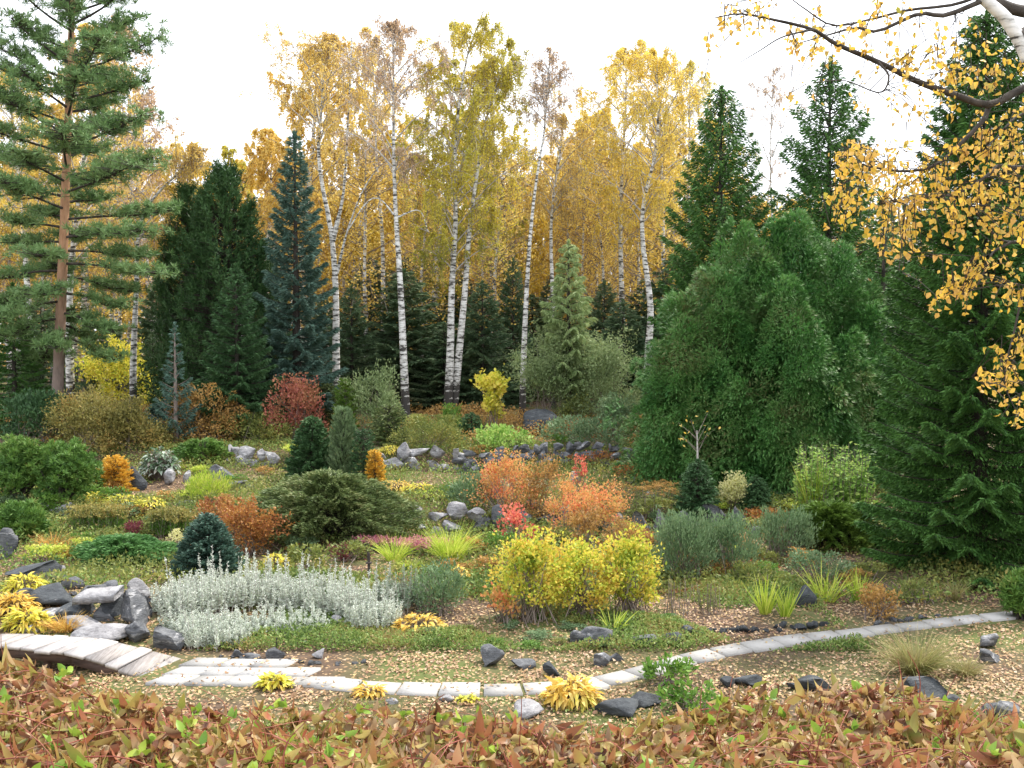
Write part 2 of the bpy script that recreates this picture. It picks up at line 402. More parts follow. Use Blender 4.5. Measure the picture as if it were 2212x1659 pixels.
def ground_mat():
    m, t, b = newmat('garden_soil')
    n1 = noise(t, .55, 5); n2 = noise(t, 9, 4)
    soil = ramp(t, [(.05, .035, .025), (.10, .07, .05), (.17, .12, .08)], n2)
    moss = ramp(t, [(.05, .065, .02), (.10, .12, .04), (.16, .15, .07)], n2)
    f = mth(t, 'MULTIPLY_ADD', n1, 5.0, True); f.node.inputs[2].default_value = -2.1
    mx = t.nodes.new('ShaderNodeMix'); mx.data_type = 'RGBA'
    t.links.new(f, mx.inputs[0]); t.links.new(soil, mx.inputs[6]); t.links.new(moss, mx.inputs[7])
    vo = t.nodes.new('ShaderNodeTexVoronoi'); vo.inputs['Scale'].default_value = 17
    c = t.nodes.new('ShaderNodeTexCoord'); t.links.new(c.outputs['Object'], vo.inputs['Vector'])
    leaf = ramp(t, [(.12, .07, .04), (.30, .19, .10), (.42, .30, .17), (.18, .10, .06)], vo.outputs['Color'])
    k = mth(t, 'LESS_THAN', vo.outputs['Distance'], .30)
    mx2 = t.nodes.new('ShaderNodeMix'); mx2.data_type = 'RGBA'
    t.links.new(k, mx2.inputs[0]); t.links.new(mx.outputs[2], mx2.inputs[6]); t.links.new(leaf, mx2.inputs[7])
    t.links.new(mx2.outputs[2], b.inputs['Base Color']); b.inputs['Roughness'].default_value = .95
    b.inputs['Specular IOR Level'].default_value = .1
    bp = t.nodes.new('ShaderNodeBump'); bp.inputs['Strength'].default_value = .6; bp.inputs['Distance'].default_value = .04
    t.links.new(n2, bp.inputs['Height']); t.links.new(bp.outputs[0], b.inputs['Normal'])
    MATS['ground'] = m
ground_mat()
M = MATS

# ------------------------------------------------------------------ setting: ground
def axis(stops):
    out = []
    for a, b, s in stops: out += list(np.arange(a, b, s))
    return np.array(out)
gx = axis([(-120, -40, 10), (-40, -12, 1.5), (-12, 12, .15), (12, 40, 1.5), (40, 121, 10)])
gyy = axis([(-20, 0, 5), (0, 3, .5), (3, 30, .12), (30, 60, .8), (60, 131, 10)])
XX, YY = np.meshgrid(gx, gyy)
ZZ = tz(XX, YY)
V = np.stack([XX, YY, ZZ], -1).reshape(-1, 3)
nx, ny = len(gx), len(gyy)
idx = np.arange(nx * ny).reshape(ny, nx)
Q = np.stack([idx[:-1, :-1], idx[:-1, 1:], idx[1:, 1:], idx[1:, :-1]], -1).reshape(-1, 4)
tag(mk('ground', [(V, Q)], M['ground'], sm=True), 'garden ground of dark soil and moss strewn with leaves', 'ground', kind='structure')

# paved path: one sheet of separate slabs with real thickness
def slab(corners, th=.05, lift=.02):
    c = np.array(corners, float)
    top = c.copy(); top[:, 2] = tz(c[:, 0], c[:, 1]) + lift
    bot = top - A(0, 0, th + lift)
    Vv = np.vstack([top, bot])
    return Vv, np.array([(0, 1, 2, 3), (7, 6, 5, 4), (0, 4, 5, 1), (1, 5, 6, 2), (2, 6, 7, 3), (3, 7, 4, 0)])
r = rg(5)
geo = []
cl = [G(*p) for p in [(690, 1476), (760, 1484), (900, 1492), (1030, 1494), (1150, 1492), (1250, 1486), (1330, 1470), (1420, 1445), (1500, 1424), (1600, 1404), (1700, 1388), (1850, 1370), (2000, 1352), (2190, 1331), (2330, 1318)]]
cl = spline(cl, 400)
seg = np.concatenate([[0], np.cumsum(np.linalg.norm(np.diff(cl[:, :2], axis=0), axis=1))])
step = .47; s0 = 0.0
while s0 + step < seg[-1]:
    def pt(s):
        i = min(np.searchsorted(seg, s), len(cl) - 2); p = cl[i][:2]; d = unit((cl[i + 1] - cl[i - 1])[:2] if i else (cl[1] - cl[0])[:2])
        return p, A(-d[1], d[0])
    (p0, n0), (p1, n1) = pt(s0 + .014 + r.uniform(0, .014)), pt(s0 + step - .014)
    wv = float(np.interp((p0[0]), [1.5, 5.5], [.172, .125])) + r.uniform(-.016, .016); sh = r.uniform(-.03, .03)
    cs = [p0 - n0 * (wv - sh), p1 - n1 * (wv - sh), p1 + n1 * (wv + sh), p0 + n0 * (wv + sh)]
    geo.append(slab([(c[0], c[1], 0) for c in cs], lift=.022 + r.uniform(0, .012)))
    s0 += step
# the triple row of slabs joining the boardwalk
sq = .425
for row, (px, py, k_) in enumerate([(314, 1481, 5), (350, 1461, 4), (386, 1443, 3)]):
    a0 = G(px, py)
    for k in range(k_):
        o0 = a0 + A(1, -.035, 0) * (sq * k); sk = A(.14, .285, 0)
        cs = [o0, o0 + A(1, -.035, 0) * (sq - .025), o0 + A(1, -.035, 0) * (sq - .025) + sk, o0 + sk]
        geo.append(slab(cs, lift=.022 + r.uniform(0, .012)))
tag(mk('path', geo, M['paving']), 'curving garden path of pale square concrete slabs', 'path', kind='structure')

# ------------------------------------------------------------------ boardwalk
def boardwalk():
    t = thing('boardwalk', 'weathered grey plank boardwalk sloping down to the slab path at the lower left', 'boardwalk', (0, 0, 0))
    r = rg(11)
    Ff = [at(-700, 1392, 12.1), at(0, 1395, 12.1), at(150, 1411, 12.1), at(312, 1462, 12.1), at(345, 1474, 12.1)]
    Bb = [at(-640, 1369, 12.75), at(75, 1369, 12.75), at(228, 1380, 12.75), at(385, 1419, 12.75), at(418, 1429, 12.75)]
    Ff = np.array(Ff); Bb = np.array(Bb); X = Ff[:, 0]
    def fb(x):
        u = np.interp(x, X, np.arange(5.0)); f = [np.interp(u, np.arange(5.0), Ff[:, k]) for k in range(3)]; q = [np.interp(u, np.arange(5.0), Bb[:, k]) for k in range(3)]
        return np.array(f), np.array(q)
    x = X[0]; geo = []
    while x < X[-1] - .02:
        w_ = r.uniform(.14, .27); a, b = x + .012, min(x + w_ - .012, X[-1])
        (f0, q0), (f1, q1) = fb(a), fb(b); e = r.uniform(-.03, .03, 2); dz = r.uniform(-.008, .008)
        top = np.array([f0 + A(0, e[0], dz), f1 + A(0, e[0], dz), q1 + A(0, e[1], dz), q0 + A(0, e[1], dz)])
        geo.append((np.vstack([top, top - A(0, 0, .035)]), np.array([(0, 1, 2, 3), (7, 6, 5, 4), (0, 4, 5, 1), (1, 5, 6, 2), (2, 6, 7, 3), (3, 7, 4, 0)]))); x += w_
    mk('planks', geo, M['plank'], t)
    for LL, y0 in ((Ff, .06), (Bb, -.12)):
        P = LL[:4]; geo = []
        for i in range(3):
            V = []
            for q in (P[i], P[i + 1]):
                for dy, dz in ((y0, -.046), (y0 + .06, -.046), (y0 + .06, -.15), (y0, -.15)): V.append(q + A(0, dy, dz))
            geo.append((np.array(V), np.array([(0, 1, 5, 4), (1, 2, 6, 5), (2, 3, 7, 6), (3, 0, 4, 7), (0, 3, 2, 1), (4, 5, 6, 7)])))
        mk('side_beam', geo, M['beam'], t)
    for xx in (-8.6, -7.2, -6.3, -5.5):
        f, q = fb(xx)
        for p_, dy in ((f, .16), (q, -.2)):
            mk('support_post', [tube([(p_[0], p_[1] + dy, -.15), (p_[0], p_[1] + dy, p_[2] - .046)], [.045, .045], 8)], M['beam'], t)
boardwalk()

# ------------------------------------------------------------------ rocks
_b = bmesh.new(); bmesh.ops.create_icosphere(_b, subdivisions=3, radius=1)
ICOV = np.array([v.co[:] for v in _b.verts]); ICOF = np.array([[v.index for v in f.verts] for f in _b.faces]); _b.free()
def rock_geo(r, sx, sy, sz, cuts=9, rough=.1):
    V = ICOV.copy()
    off = r.uniform(0, 50, 3)
    nz = np.array([mnoise.fractal(Vector(v * 1.3 + off), 1.0, 2.0, 4) for v in V])
    V = V * (1 + rough * 1.6 * nz)[:, None]
    N = rdir(r, cuts)
    for n in N:
        d = r.uniform(.30, .72); k = V @ n
        V = V - np.where(k > d, k - d, 0)[:, None] * n
    V = V * 1.18 + .016 * r.normal(size=V.shape)
    V = V * A(sx, sy, sz)
    return V, ICOF
def rock(px, py, wpx, hpx, mat, label, seed, group=None, name='rock', depth=.8, sink=.25, tilt=None, cuts=9, rough=.12):
    r = rg(seed); p = G(px, py); d = p[1]
    w = wpx * d / F; h = hpx * d / F
    V, Fc = rock_geo(r, w * .58, w * .58 * depth, h * .75, cuts, rough)
    if tilt:
        c, s = math.cos(tilt), math.sin(tilt); V = V @ np.array([[c, 0, s], [0, 1, 0], [-s, 0, c]])
    V = V + A(0, w * .25, h * (.5 - sink * .5))
    tag(mk(name, [(V, Fc)], M[mat], loc=tuple(p)), label, name, group)
def wallrow(x0, x1, y, h, seed, mat, label, rows=2, size=.3):   # dry stone edging built of stacked stones
    r = rg(seed); geo = []
    for k in range(rows):
        x = x0
        while x < x1:
            w_ = size * r.uniform(.45, 1.7)
            V, Fc = rock_geo(r, w_ * .56, size * .42, h / rows * r.uniform(.42, .85), 9, .2)
            an = r.uniform(-.35, .35); V = V @ np.array([[math.cos(an), 0, math.sin(an)], [0, 1, 0], [-math.sin(an), 0, math.cos(an)]])
            yy = float(y + wob(x)) - .1 + .09 * k + r.uniform(-.08, .06)
            z = float(tz(x, yy - .3)) + h / rows * (k + .40) + r.uniform(-.05, .05)
            geo.append((V + A(x, yy, z), Fc)); x += w_ * r.uniform(.75, 1.15)
    o = mk('stone_wall', geo, M[mat]); tag(o, label, 'stone wall')
wallrow(-2.25, -.65, 19.95, .56, 21, 'rock_pale', 'low dry stone wall right of the spreading juniper, behind the lime grass tuft', 2, .36)
wallrow(-.6, 4.6, 19.95, .40, 22, 'rock_mid', 'low stone edging behind the orange shrubs and yellow bushes', 1, .38)
wallrow(-3.3, -1.35, 25.8, .58, 23, 'rock_pale', 'pale stone retaining wall beside the yellow carpet behind the juniper', 2, .38)
wallrow(-1.3, 3.2, 25.8, .56, 24, 'rock_mid', 'long grey stone retaining wall in front of the broad thuja', 3, .24)
wallrow(-7.0, -5.9, 25.9, .48, 25, 'rock_pale', 'short pale stone wall left of the small dark spruce trio', 2, .26)

# ------------------------------------------------------------------ plant generators (local coordinates, base at the origin)
def clump_points(r, w, d, h, k, gap=.15, flat=1.0):
    th = r.uniform(0, 2 * math.pi, k); rad = np.sqrt(r.uniform(0, 1, k)) * .72; z = r.uniform(0, 1, k) ** .8
    lim = np.sqrt(np.clip(1 - (np.abs(z - .35) / .75) ** 2.2, .05, 1))
    return np.stack([np.cos(th) * rad * w / 2 * lim, np.sin(th) * rad * d / 2 * lim, h * (gap + (1 - gap) * (.1 + .78 * z))], 1)
def shrub_geo(r, w, h, L, W, dens=1.0, d=None, clumps=14, gap=.06, up=.3, out=.6, rnd=.8, droop=0, cs=.30, big=False, maxn=34000, stemr=.008, shoots=1.0):
    d = (d or w * .85) * 1.22; w = w * 1.25; h = h * 1.04; gap = gap * .6; cs = cs * .95
    C_ = clump_points(r, w, d, h, clumps, gap)
    L = L * 1.25; W = W * 1.25
    n = int(min(maxn, dens * 2.8 * w * h * 1.15 / (.5 * L * W)))
    ci = r.integers(0, clumps, n); rc = cs * min(w, h * 1.3) * r.uniform(.6, 1.15, clumps)
    o = rdir(r, n); o[:, 2] *= .85
    P = C_[ci] + o * (rc[ci] * r.uniform(.45, 1.08, n))[:, None]
    nsh = int(shoots * clumps * 2.2); k_ = int(n * .22)         # leafy shoots that break the outline
    sb = C_[r.integers(0, clumps, nsh)]; sdir = unit(unit(sb - A(0, 0, h * .2)) * .9 + rdir(r, nsh) * .7 + A(0, 0, .5)); sln = min(w, h) * r.uniform(.18, .42, nsh)
    si = r.integers(0, nsh, k_); P[:k_] = sb[si] + sdir[si] * (sln[si] * r.uniform(.2, 1, k_))[:, None] + r.normal(size=(k_, 3)) * L * .45
    P[:, 2] = np.abs(P[:, 2]) + .01
    P = P * np.array([1, 1, 1.0]); P[:, 2] = np.minimum(P[:, 2], h * 1.12)
    cen = unit(P - A(0, 0, h * .25))
    D = unit(out * cen + rnd * rdir(r, n) + A(0, 0, up - droop))
    S = perp(D, r); Ls = L * r.uniform(.6, 1.25, n); Ws = W * r.uniform(.7, 1.2, n)
    fol = leaf8(P, D, S, Ls, Ws, .25, .15) if big else sheets(P, D, S, Ls, Ws, .25)
    k = max(int(clumps * 1.6), 10)
    tip = C_[r.integers(0, clumps, k)] + r.normal(size=(k, 3)) * A(.06, .06, .05) * w
    base = r.normal(size=(k, 3)) * A(.13, .11, 0) * w
    mid = base * .5 + tip * .5 + A(0, 0, .03) * h
    st = chain(np.stack([base, mid, tip], 1), stemr, stemr * .4)
    return fol, st
def put(name, px, py, wpx, hpx, label, cat, mat, seed, L=.05, W=.03, stem='brown_twig', group=None, y=None, fname='foliage', dd=1.0, **kw):
    r = rg(seed); p = G(px, py) if y is None else gy(px, y)
    dist = p[1]; w = wpx * dist / F * 1.0; h = hpx * dist / F
    if y is not None and py is not None: h = htop(py, y) - p[2]
    fol, st = shrub_geo(r, w, h, L, W, d=w * .8 * dd, **kw)
    t = thing(name, label, cat, p + A(0, w * .3 * dd, 0), 0, group)
    mk(fname, [fol], M[mat], t); mk('stems', st, M[stem], t)
    return t
# conifers -------------------------------------------------
def conifer_geo(r, H, R, nb, n, cl=.09, cw=.02, pw=.85, z0=.04, droop=.35, lift=.25, tw=.45, up=0.0, hang=.25, ragged=.2, tipw=.03, core=True):
    t = z0 + (1 - z0) * (np.arange(nb) + r.uniform(0, 1, nb)) / nb
    t = np.clip(t, 0, .985)
    length = (R * (1 - t) ** pw * r.uniform(1 - ragged, 1 + ragged * .6, nb) + tipw)
    az = np.arange(nb) * 2.39996 + r.uniform(-.4, .4, nb)
    hor = np.stack([np.cos(az), np.sin(az), np.zeros(nb)], 1)
    z = H * t
    dk = droop * (1 - t) - .25 * t                        # lower boughs droop, upper ones rise
    def B(i, s):
        Lb = length[i][:, None]; s_ = s[:, None]
        return hor[i] * Lb * s_ + A(0, 0, 1) * (z[i] + (-(dk[i]) * s + lift * s * s) * length[i])[:, None]
    wgt = length ** 1.6 + .02 * R; wgt /= wgt.sum()
    i = r.choice(nb, n, p=wgt); s = r.uniform(0.02, 1, n) ** .7
    P = B(i, s)
    side = np.where(r.random(n) < .5, -1.0, 1.0)
    tang = np.cross(hor[i], A(0, 0, 1)) * side[:, None]
    td = unit(hor[i] * .75 + tang * .9)
    tl = (tw * length[i] * (1.08 - s) + .06 * R ** .5) * r.uniform(.5, 1, n)
    u = r.uniform(0, 1, n)
    P = P + td * (tl * u)[:, None] - A(0, 0, 1) * (hang * tl * u * u + r.uniform(-.01, .03, n))[:, None]
    D = unit(td * .8 + .45 * rdir(r, n) + hor[i] * .3 + A(0, 0, up - hang * .8))
    S = perp(D, r)
    fol = sheets(P, D, S, cl * r.uniform(.6, 1.3, n), cw * r.uniform(.7, 1.3, n), .1, .4)
    q = np.linspace(0, 1, 5); ii = np.arange(nb)
    PT = np.stack([B(ii, np.full(nb, a)) for a in q], 1)
    br = chain(PT, .012 + .006 * R, .004)
    tr = tube(np.stack([np.zeros(7), np.zeros(7), np.linspace(0, H * .97, 7)], 1), np.linspace(.018 * H + .02, .012, 7), 8)
    # leader shoot needles
    m = int(60 + n * .004); zz = H * (1 - .10 * r.random(m)); Pl = np.stack([r.normal(size=m) * .01, r.normal(size=m) * .01, zz], 1)
    Dl = unit(rdir(r, m) * .6 + A(0, 0, .9)); fl = sheets(Pl, Dl, perp(Dl, r), cl, cw, .1)
    return [fol, fl], [tr], br
def conifer(name, px, base, wpx, top, label, cat, mat, seed, y=None, n=9000, nb=60, bark='dark_and_backlit_bark', group=None, sx=0, **kw):
    r = rg(seed); p = G(px, base) if y is None else gy(px, y)
    dist = p[1]; H = htop(top, dist) - p[2]; R = wpx / 2 * dist / F
    fol, tr, br = conifer_geo(r, H, R, nb, n, **kw)
    t = thing(name, label, cat, p + A(0, min(R * .6, 1.2) if y is None else 0, 0), 0, group)
    mk('crown', fol, M[mat], t); mk('trunk', tr, M[bark], t, True); mk('branches', br, M[bark], t)
    return t
def tufts(r, C_, n, L, W, upb=.5):
    P = np.repeat(C_, n, 0); D = unit(rdir(r, len(P)) + A(0, 0, upb))
    return sheets(P, D, perp(D, r), L * r.uniform(.7, 1.2, len(P)), W, .05, .5)
# spreading juniper ------------------------------------------
def juniper_geo(r, w, d, h, nb=60, n=9000, cl=.09, cw=.022, flat=.5):
    # low dome of overlapping plumes whose tips arch outward and nod
    az = r.uniform(0, 2 * math.pi, nb); el = r.uniform(.0, 1, nb) ** .75 * 1.45
    sc = r.uniform(.82, 1.04, nb)
    ex = np.stack([np.cos(az) * w / 2 * np.cos(el), np.sin(az) * d / 2 * np.cos(el), h * (.12 + .88 * np.sin(el))], 1) * sc[:, None]
    def B(i, s): s_ = s[:, None]; return ex[i] * s_ * A(1, 1, 0) + A(0, 0, 1) * (ex[i][:, 2:] * (1.9 * s_ - .9 * s_ * s_))
    fr = int(n * .30)                                  # plumes: short tail sprays along the outer part of each branch
    i = r.integers(0, nb, n); s = 1 - .55 * r.random(n) ** 1.4
    side = np.where(r.random(n) < .5, -1, 1)
    hor = unit(ex[i] * A(1, 1, .12)); tg = np.cross(hor, A(0, 0, 1)) * side[:, None]
    pl = .17 * min(w, 2.6) * (1.2 - s) * 1.3 + .02; u = r.random(n)
    td = unit(hor * 1.1 + tg * .75)
    P = B(i, s) + td * (pl * u)[:, None] - A(0, 0, 1) * (.45 * pl * u * u)[:, None] + r.normal(size=(n, 3)) * .012
    D = unit(td + .25 * rdir(r, n) + A(0, 0, .10))
    fol = sheets(P, D, perp(D, r), cl * r.uniform(.6, 1.3, n), cw, .1, .4)
    ii = np.arange(nb); br = chain(np.stack([B(ii, np.full(nb, a)) for a in (0, .33, .66, 1)], 1), .014, .004)
    return fol, br
def juniper(px, py, wpx, hpx, label, mat, seed, name='spreading_juniper', group=None, dep=.7, **kw):
    r = rg(seed); p = G(px, py); dd = p[1]; w = wpx * dd / F; h = hpx * dd / F * .82
    fol, br = juniper_geo(r, w, w * dep, h, **kw)
    t = thing(name, label, 'juniper', p + A(0, w * dep * .42, 0), 0, group)
    mk('foliage', [fol], M[mat], t); mk('branches', br, M['dark_and_backlit_bark'], t); return t
# grass clump, broad-leaved clump, stems with leaves ---------------------------------
def grass(px, py, wpx, hpx, label, mat, seed, n=260, W=.012, name='grass_tuft', cat='grass', bend=.7, splay=.55, group=None, dd=.6):
    r = rg(seed); p = G(px, py); d = p[1]; w = wpx * d / F; h = hpx * d / F
    a = r.uniform(0, 6.283, n); rad = np.sqrt(r.random(n))
    b = np.stack([np.cos(a) * rad * w * .2, np.sin(a) * rad * w * .2 * dd, np.zeros(n)], 1)
    D = unit(np.stack([np.cos(a) * splay * rad, np.sin(a) * splay * rad, np.ones(n)], 1) + .18 * r.normal(size=(n, 3)))
    g = blades(b, D, h * 1.45 * r.uniform(.55, 1.3, n), W, bend * r.uniform(.2, 1.1, n), r, 4)
    return tag(mk(name, [g], M[mat], loc=tuple(p + A(0, w * .15, 0))), label, cat, group)
def rosette(px, py, wpx, hpx, label, mat, seed, n=70, L=.16, W=.07, name='hosta', cat='plant', group=None, droop=.5, dep=.7):
    r = rg(seed); p = G(px, py); d = p[1]; w = wpx * d / F; h = hpx * d / F
    n = int(n * 2.4); L = L * .68; W = W * .62
    a = r.uniform(0, 6.283, n); rad = np.sqrt(r.random(n))
    e = np.sqrt(1 - .8 * rad ** 2)
    P = np.stack([np.cos(a) * rad * (w - L) * .5, np.sin(a) * rad * (w - L) * .5 * dep, h * .95 * e * r.uniform(.45, 1, n)], 1)
    D = unit(np.stack([np.cos(a), np.sin(a), .8 - .65 * rad], 1) + .5 * r.normal(size=(n, 3)))
    S = unit(np.cross(D, A(0, 0, 1)) + .25 * r.normal(size=(n, 3)))
    g = leaf8(P, D, S, L * r.uniform(.7, 1.2, n), W * r.uniform(.8, 1.2, n), (droop + .25) * r.uniform(.3, 1.3, n), .18)
    t = thing(name, label, cat, p + A(0, w * .3 * dep, 0), 0, group)
    mk('leaves', [g], M[mat], t)
    mk('stalks', [sticks(P * A(.3, .3, 0), P, .005, .003)], M['brown_twig'], t)
    return t
def stemmy(px, py, wpx, hpx, label, mat, seed, n=60, L=.05, W=.012, per=30, name='perennial', cat='plant', group=None, head=None, headmat=None, lean=.1, dep=.6, stem='brown_twig', big=False, up=.9, spire=0, y=None):
    r = rg(seed); p = G(px, py); d = p[1]; w = wpx * d / F; h = hpx * d / F
    b = np.stack([r.uniform(-.5, .5, n) * w, r.uniform(-.5, .5, n) * w * dep, np.zeros(n)], 1)
    keep = (b[:, 0] / w * 2) ** 2 + (b[:, 1] / w / dep * 2) ** 2 < 1; b = b[keep]; n = len(b)
    Hh = h * r.uniform(.62, 1.0, n)
    if spire: Hh = np.where(r.random(n) < spire, h * r.uniform(1.0, 1.3, n), Hh * .8)
    tp = b * A(1.08, 1.08, 1) + r.normal(size=(n, 3)) * A(lean, lean, 0) * h + A(0, 0, 1) * Hh[:, None]
    i = np.repeat(np.arange(n), per); s = r.uniform(.12, 1, len(i))
    P = b[i] + (tp - b)[i] * s[:, None]
    D = unit(rdir(r, len(i)) * A(1, 1, .4) + A(0, 0, up))
    sz = (1.25 - .75 * s) * r.uniform(.6, 1.2, len(i))
    g = (leaf8 if big else sheets)(P, D, perp(D, r), L * sz, W * sz, .2)
    t = thing(name, label, cat, p + A(0, w * dep * .45, 0), 0, group)
    mk('leaves', [g], M[mat], t); mk('stems', [sticks(b, tp, .006, .003)], M[stem], t)
    if head:
        k = 26; q = np.repeat(tp, k, 0) + r.normal(size=(n * k, 3)) * A(head, head, head * .35); Dq = unit(rdir(r, n * k) + A(0, 0, .6))
        mk('flower_heads' if headmat == 'pink_head' else 'seed_heads', [sheets(q, Dq, perp(Dq, r), head * .9, head * .55)], M[headmat], t)
    return t

# ------------------------------------------------------------------ birches
def birch_geo(r, trunk, zc, R, nlimb=26, nsub=7, ntw=5, nleaf=14000, ls=.066, tdrop=.95, up=.9, top=None):
    T = np.array(trunk, float)                     # rows x,y,z,r
    Hh = T[-1, 2]
    sp = spline(T, 22)
    tr = tube(sp[:, :3], np.maximum(sp[:, 3], .012), 10)
    def at_z(z): return np.stack([np.interp(z, sp[:, 2], sp[:, 0]), np.interp(z, sp[:, 2], sp[:, 1]), z], 1)
    t = np.sort(r.uniform(0, 1, nlimb)) ** .9
    z = zc + (Hh - zc) * t * .97
    prof = np.clip(np.sin(np.pi * (.16 + .80 * t)), .12, 1) * R
    az = np.arange(nlimb) * 2.4 + r.uniform(-.5, .5, nlimb)
    hor = np.stack([np.cos(az), np.sin(az), 0 * az], 1)
    ln = prof * r.uniform(.65, 1.15, nlimb)
    p0 = at_z(z)
    def limb(i, s):
        s_ = s[:, None]; l = ln[i][:, None]
        return p0[i] + hor[i] * l * s_ + A(0, 0, 1) * (l * up * (1.35 * s_ - .55 * s_ * s_))
    ii = np.arange(nlimb); PT = np.stack([limb(ii, np.full(nlimb, a)) for a in (0, .25, .5, .75, 1)], 1)
    br = chain(PT, .012 + .014 * R * .5, .007)
    m = nlimb * nsub; i = np.repeat(ii, nsub); s = r.uniform(.2, 1, m)
    a0 = limb(i, s); sd = unit(hor[i] * .6 + rdir(r, m) * .9 + A(0, 0, .45)); sl_ = ln[i] * r.uniform(.18, .42, m)
    a1 = a0 + sd * sl_[:, None] * .6; a2 = a0 + (sd - A(0, 0, .12)) * sl_[:, None]
    br += chain(np.stack([a0, a1, a2], 1), .010, .005)
    q = m * ntw; j = np.repeat(np.arange(m), ntw); u = r.uniform(.15, 1, q)[:, None]
    b0 = a0[j] * (1 - u) + a2[j] * u; od = rdir(r, q) * A(1, 1, .3); tl = tdrop * r.uniform(.35, 1.1, q)[:, None]
    b1 = b0 + (od * .35 + sd[j] * .2 - A(0, 0, .25)) * tl * .6; b2 = b1 + (od * .12 - A(0, 0, .9)) * tl * .6
    tw = chain(np.stack([b0, b1, b2], 1), .005, .003)
    k = r.integers(0, q, nleaf); v = r.random(nleaf)[:, None]
    lo = r.random(q) ** 1.6 * 1.6; pr = lo / lo.sum(); k = r.choice(q, nleaf, p=pr)      # some twigs are already bare
    P = np.where(v < .5, b0[k] * (1 - 2 * v) + b1[k] * 2 * v, b1[k] * (2 - 2 * v) + b2[k] * (2 * v - 1)) + r.normal(size=(nleaf, 3)) * .035
    D = unit(rdir(r, nleaf) + A(0, 0, -.7))
    fol = sheets(P, D, perp(D, r), ls * r.uniform(.6, 1.2, nleaf), ls * .72 * r.uniform(.7, 1.2, nleaf), .15, .4)
    return tr, br, tw, fol
def trunk_px(pts, y, zbase, w0, w1):
    rows = []
    base = None
    for k, q in enumerate(pts):
        p = at(q[0], q[1], y + (q[2] if len(q) > 2 else 0)); 
        if base is None: base = p
        rows.append([p[0] - base[0], (q[2] if len(q) > 2 else 0), p[2]])
    z0 = zbase
    rows = np.array(rows); rows[:, 2] -= z0; rows[0, 2] = -.1
    hh_ = rows[:, 2] / max(rows[-1, 2], .1); rr = w1 + (w0 * .76 - w1) * (1 - np.clip(hh_, 0, 1)) ** 1.25
    return np.column_stack([rows, rr]), base[0]
def birch(pts, y, w0, w1, zc_px, R, label, mat, seed, leaves=14000, group=None, twigmat='brown_twig', limbmat='pale_twig', extra=(), name='birch_tree', **kw):
    r = rg(seed); zb = float(tz((pts[0][0] - 1106) / F * y, y))
    T, bx = trunk_px(pts, y, zb, w0, w1)
    tr, br, tw, fol = birch_geo(r, T, htop(zc_px, y) - zb, R, nleaf=leaves, **kw)
    t = thing(name, label, 'tree', (bx, y, zb), 0, group)
    mk('trunk', [tr], M['birch_bark'], t, True); mk('limbs', br, M[limbmat], t)
    mk('twigs', tw, M[twigmat], t); mk('crown', [fol], M[mat], t)
    for e in extra:
        E, _ = trunk_px(e[0], y, zb, e[1], e[2])
        E[:, 0] += at(e[0][0][0], e[0][0][1], y)[0] - bx; E[0, 2] = at(1106, e[0][0][1], y)[2] - zb
        sp = spline(E, 14); mk('limb', [tube(sp[:, :3], sp[:, 3], 9)], M['birch_bark'], t, True)
    return t

# near and middle birches, traced trunk by trunk
birch([(727, 905), (726, 780), (725, 620), (715, 500), (696, 400), (688, 320), (694, 240), (700, 150), (704, 70)], 34.5, .20, .03, 400, 2.0,
      'birch whose white trunk forks low, just right of the dark blue spruce', 'birch_orange', 101, 13000, nlimb=30,
      extra=[([(718, 520), (740, 430), (748, 330), (752, 250), (757, 150), (760, 80)], .13, .02), ([(728, 590), (750, 500), (785, 410), (830, 350), (880, 335)], .08, .02)])
birch([(878, 930), (872, 780), (865, 620), (856, 480), (852, 380), (850, 280), (850, 160), (850, 45)], 32.6, .19, .02, 430, 2.0,
      'thinly leaved pinkish birch on a single straight spotted trunk', 'birch_pink', 102, 8000, nlimb=34, ntw=7, tdrop=.6,
      extra=[([(856, 470), (820, 430), (790, 440), (750, 500)], .05, .02), ([(856, 470), (905, 455), (925, 500)], .05, .015)])
birch([(966, 905), (972, 780), (976, 620), (984, 480), (982, 360), (990, 240), (1010, 120), (1046, 18)], 34.2, .20, .02, 600, 2.25,
      'tall yellow-green birch, left trunk of the close pair, with the highest crown', 'birch_lime', 103, 34000, nlimb=40, tdrop=1.0)
birch([(978, 905), (990, 780), (1005, 620), (1014, 500), (1030, 380), (1050, 260), (1085, 140), (1100, 70)], 34.4, .19, .02, 560, 1.6,
      'yellow-green birch, right trunk of the close pair, leaning right', 'birch_lime', 104, 21000, nlimb=32, tdrop=1.0)
birch([(1128, 915), (1131, 780), (1138, 620), (1148, 480), (1160, 380), (1176, 280), (1182, 190), (1190, 100)], 33.6, .15, .015, 330, 1.0,
      'slim leaning birch with a nearly bare wispy top right of the yellow pair', 'birch_pink', 105, 2600, nlimb=26, ntw=6, tdrop=.55)
birch([(1196, 900), (1196, 700), (1190, 520), (1196, 420), (1210, 330), (1216, 250)], 38, .15, .03, 480, 1.8,
      'birch rising straight behind the pale green willow', 'birch_orange', 106, 9000)
birch([(1352, 890), (1346, 760), (1342, 600), (1340, 480), (1344, 360), (1352, 220), (1352, 95)], 39, .19, .02, 560, 2.6,
      'golden birch with a thin straight trunk, tallest of the right-hand gold group', 'birch_gold', 107, 26000, nlimb=36, tdrop=1.0)
birch([(1392, 900), (1400, 760), (1405, 660), (1388, 520), (1392, 430), (1420, 300), (1418, 110)], 36, .20, .02, 520, 2.3,
      'golden birch with a bent dark-blotched trunk beside the big thuja', 'birch_gold', 108, 23000, nlimb=34, tdrop=1.0)
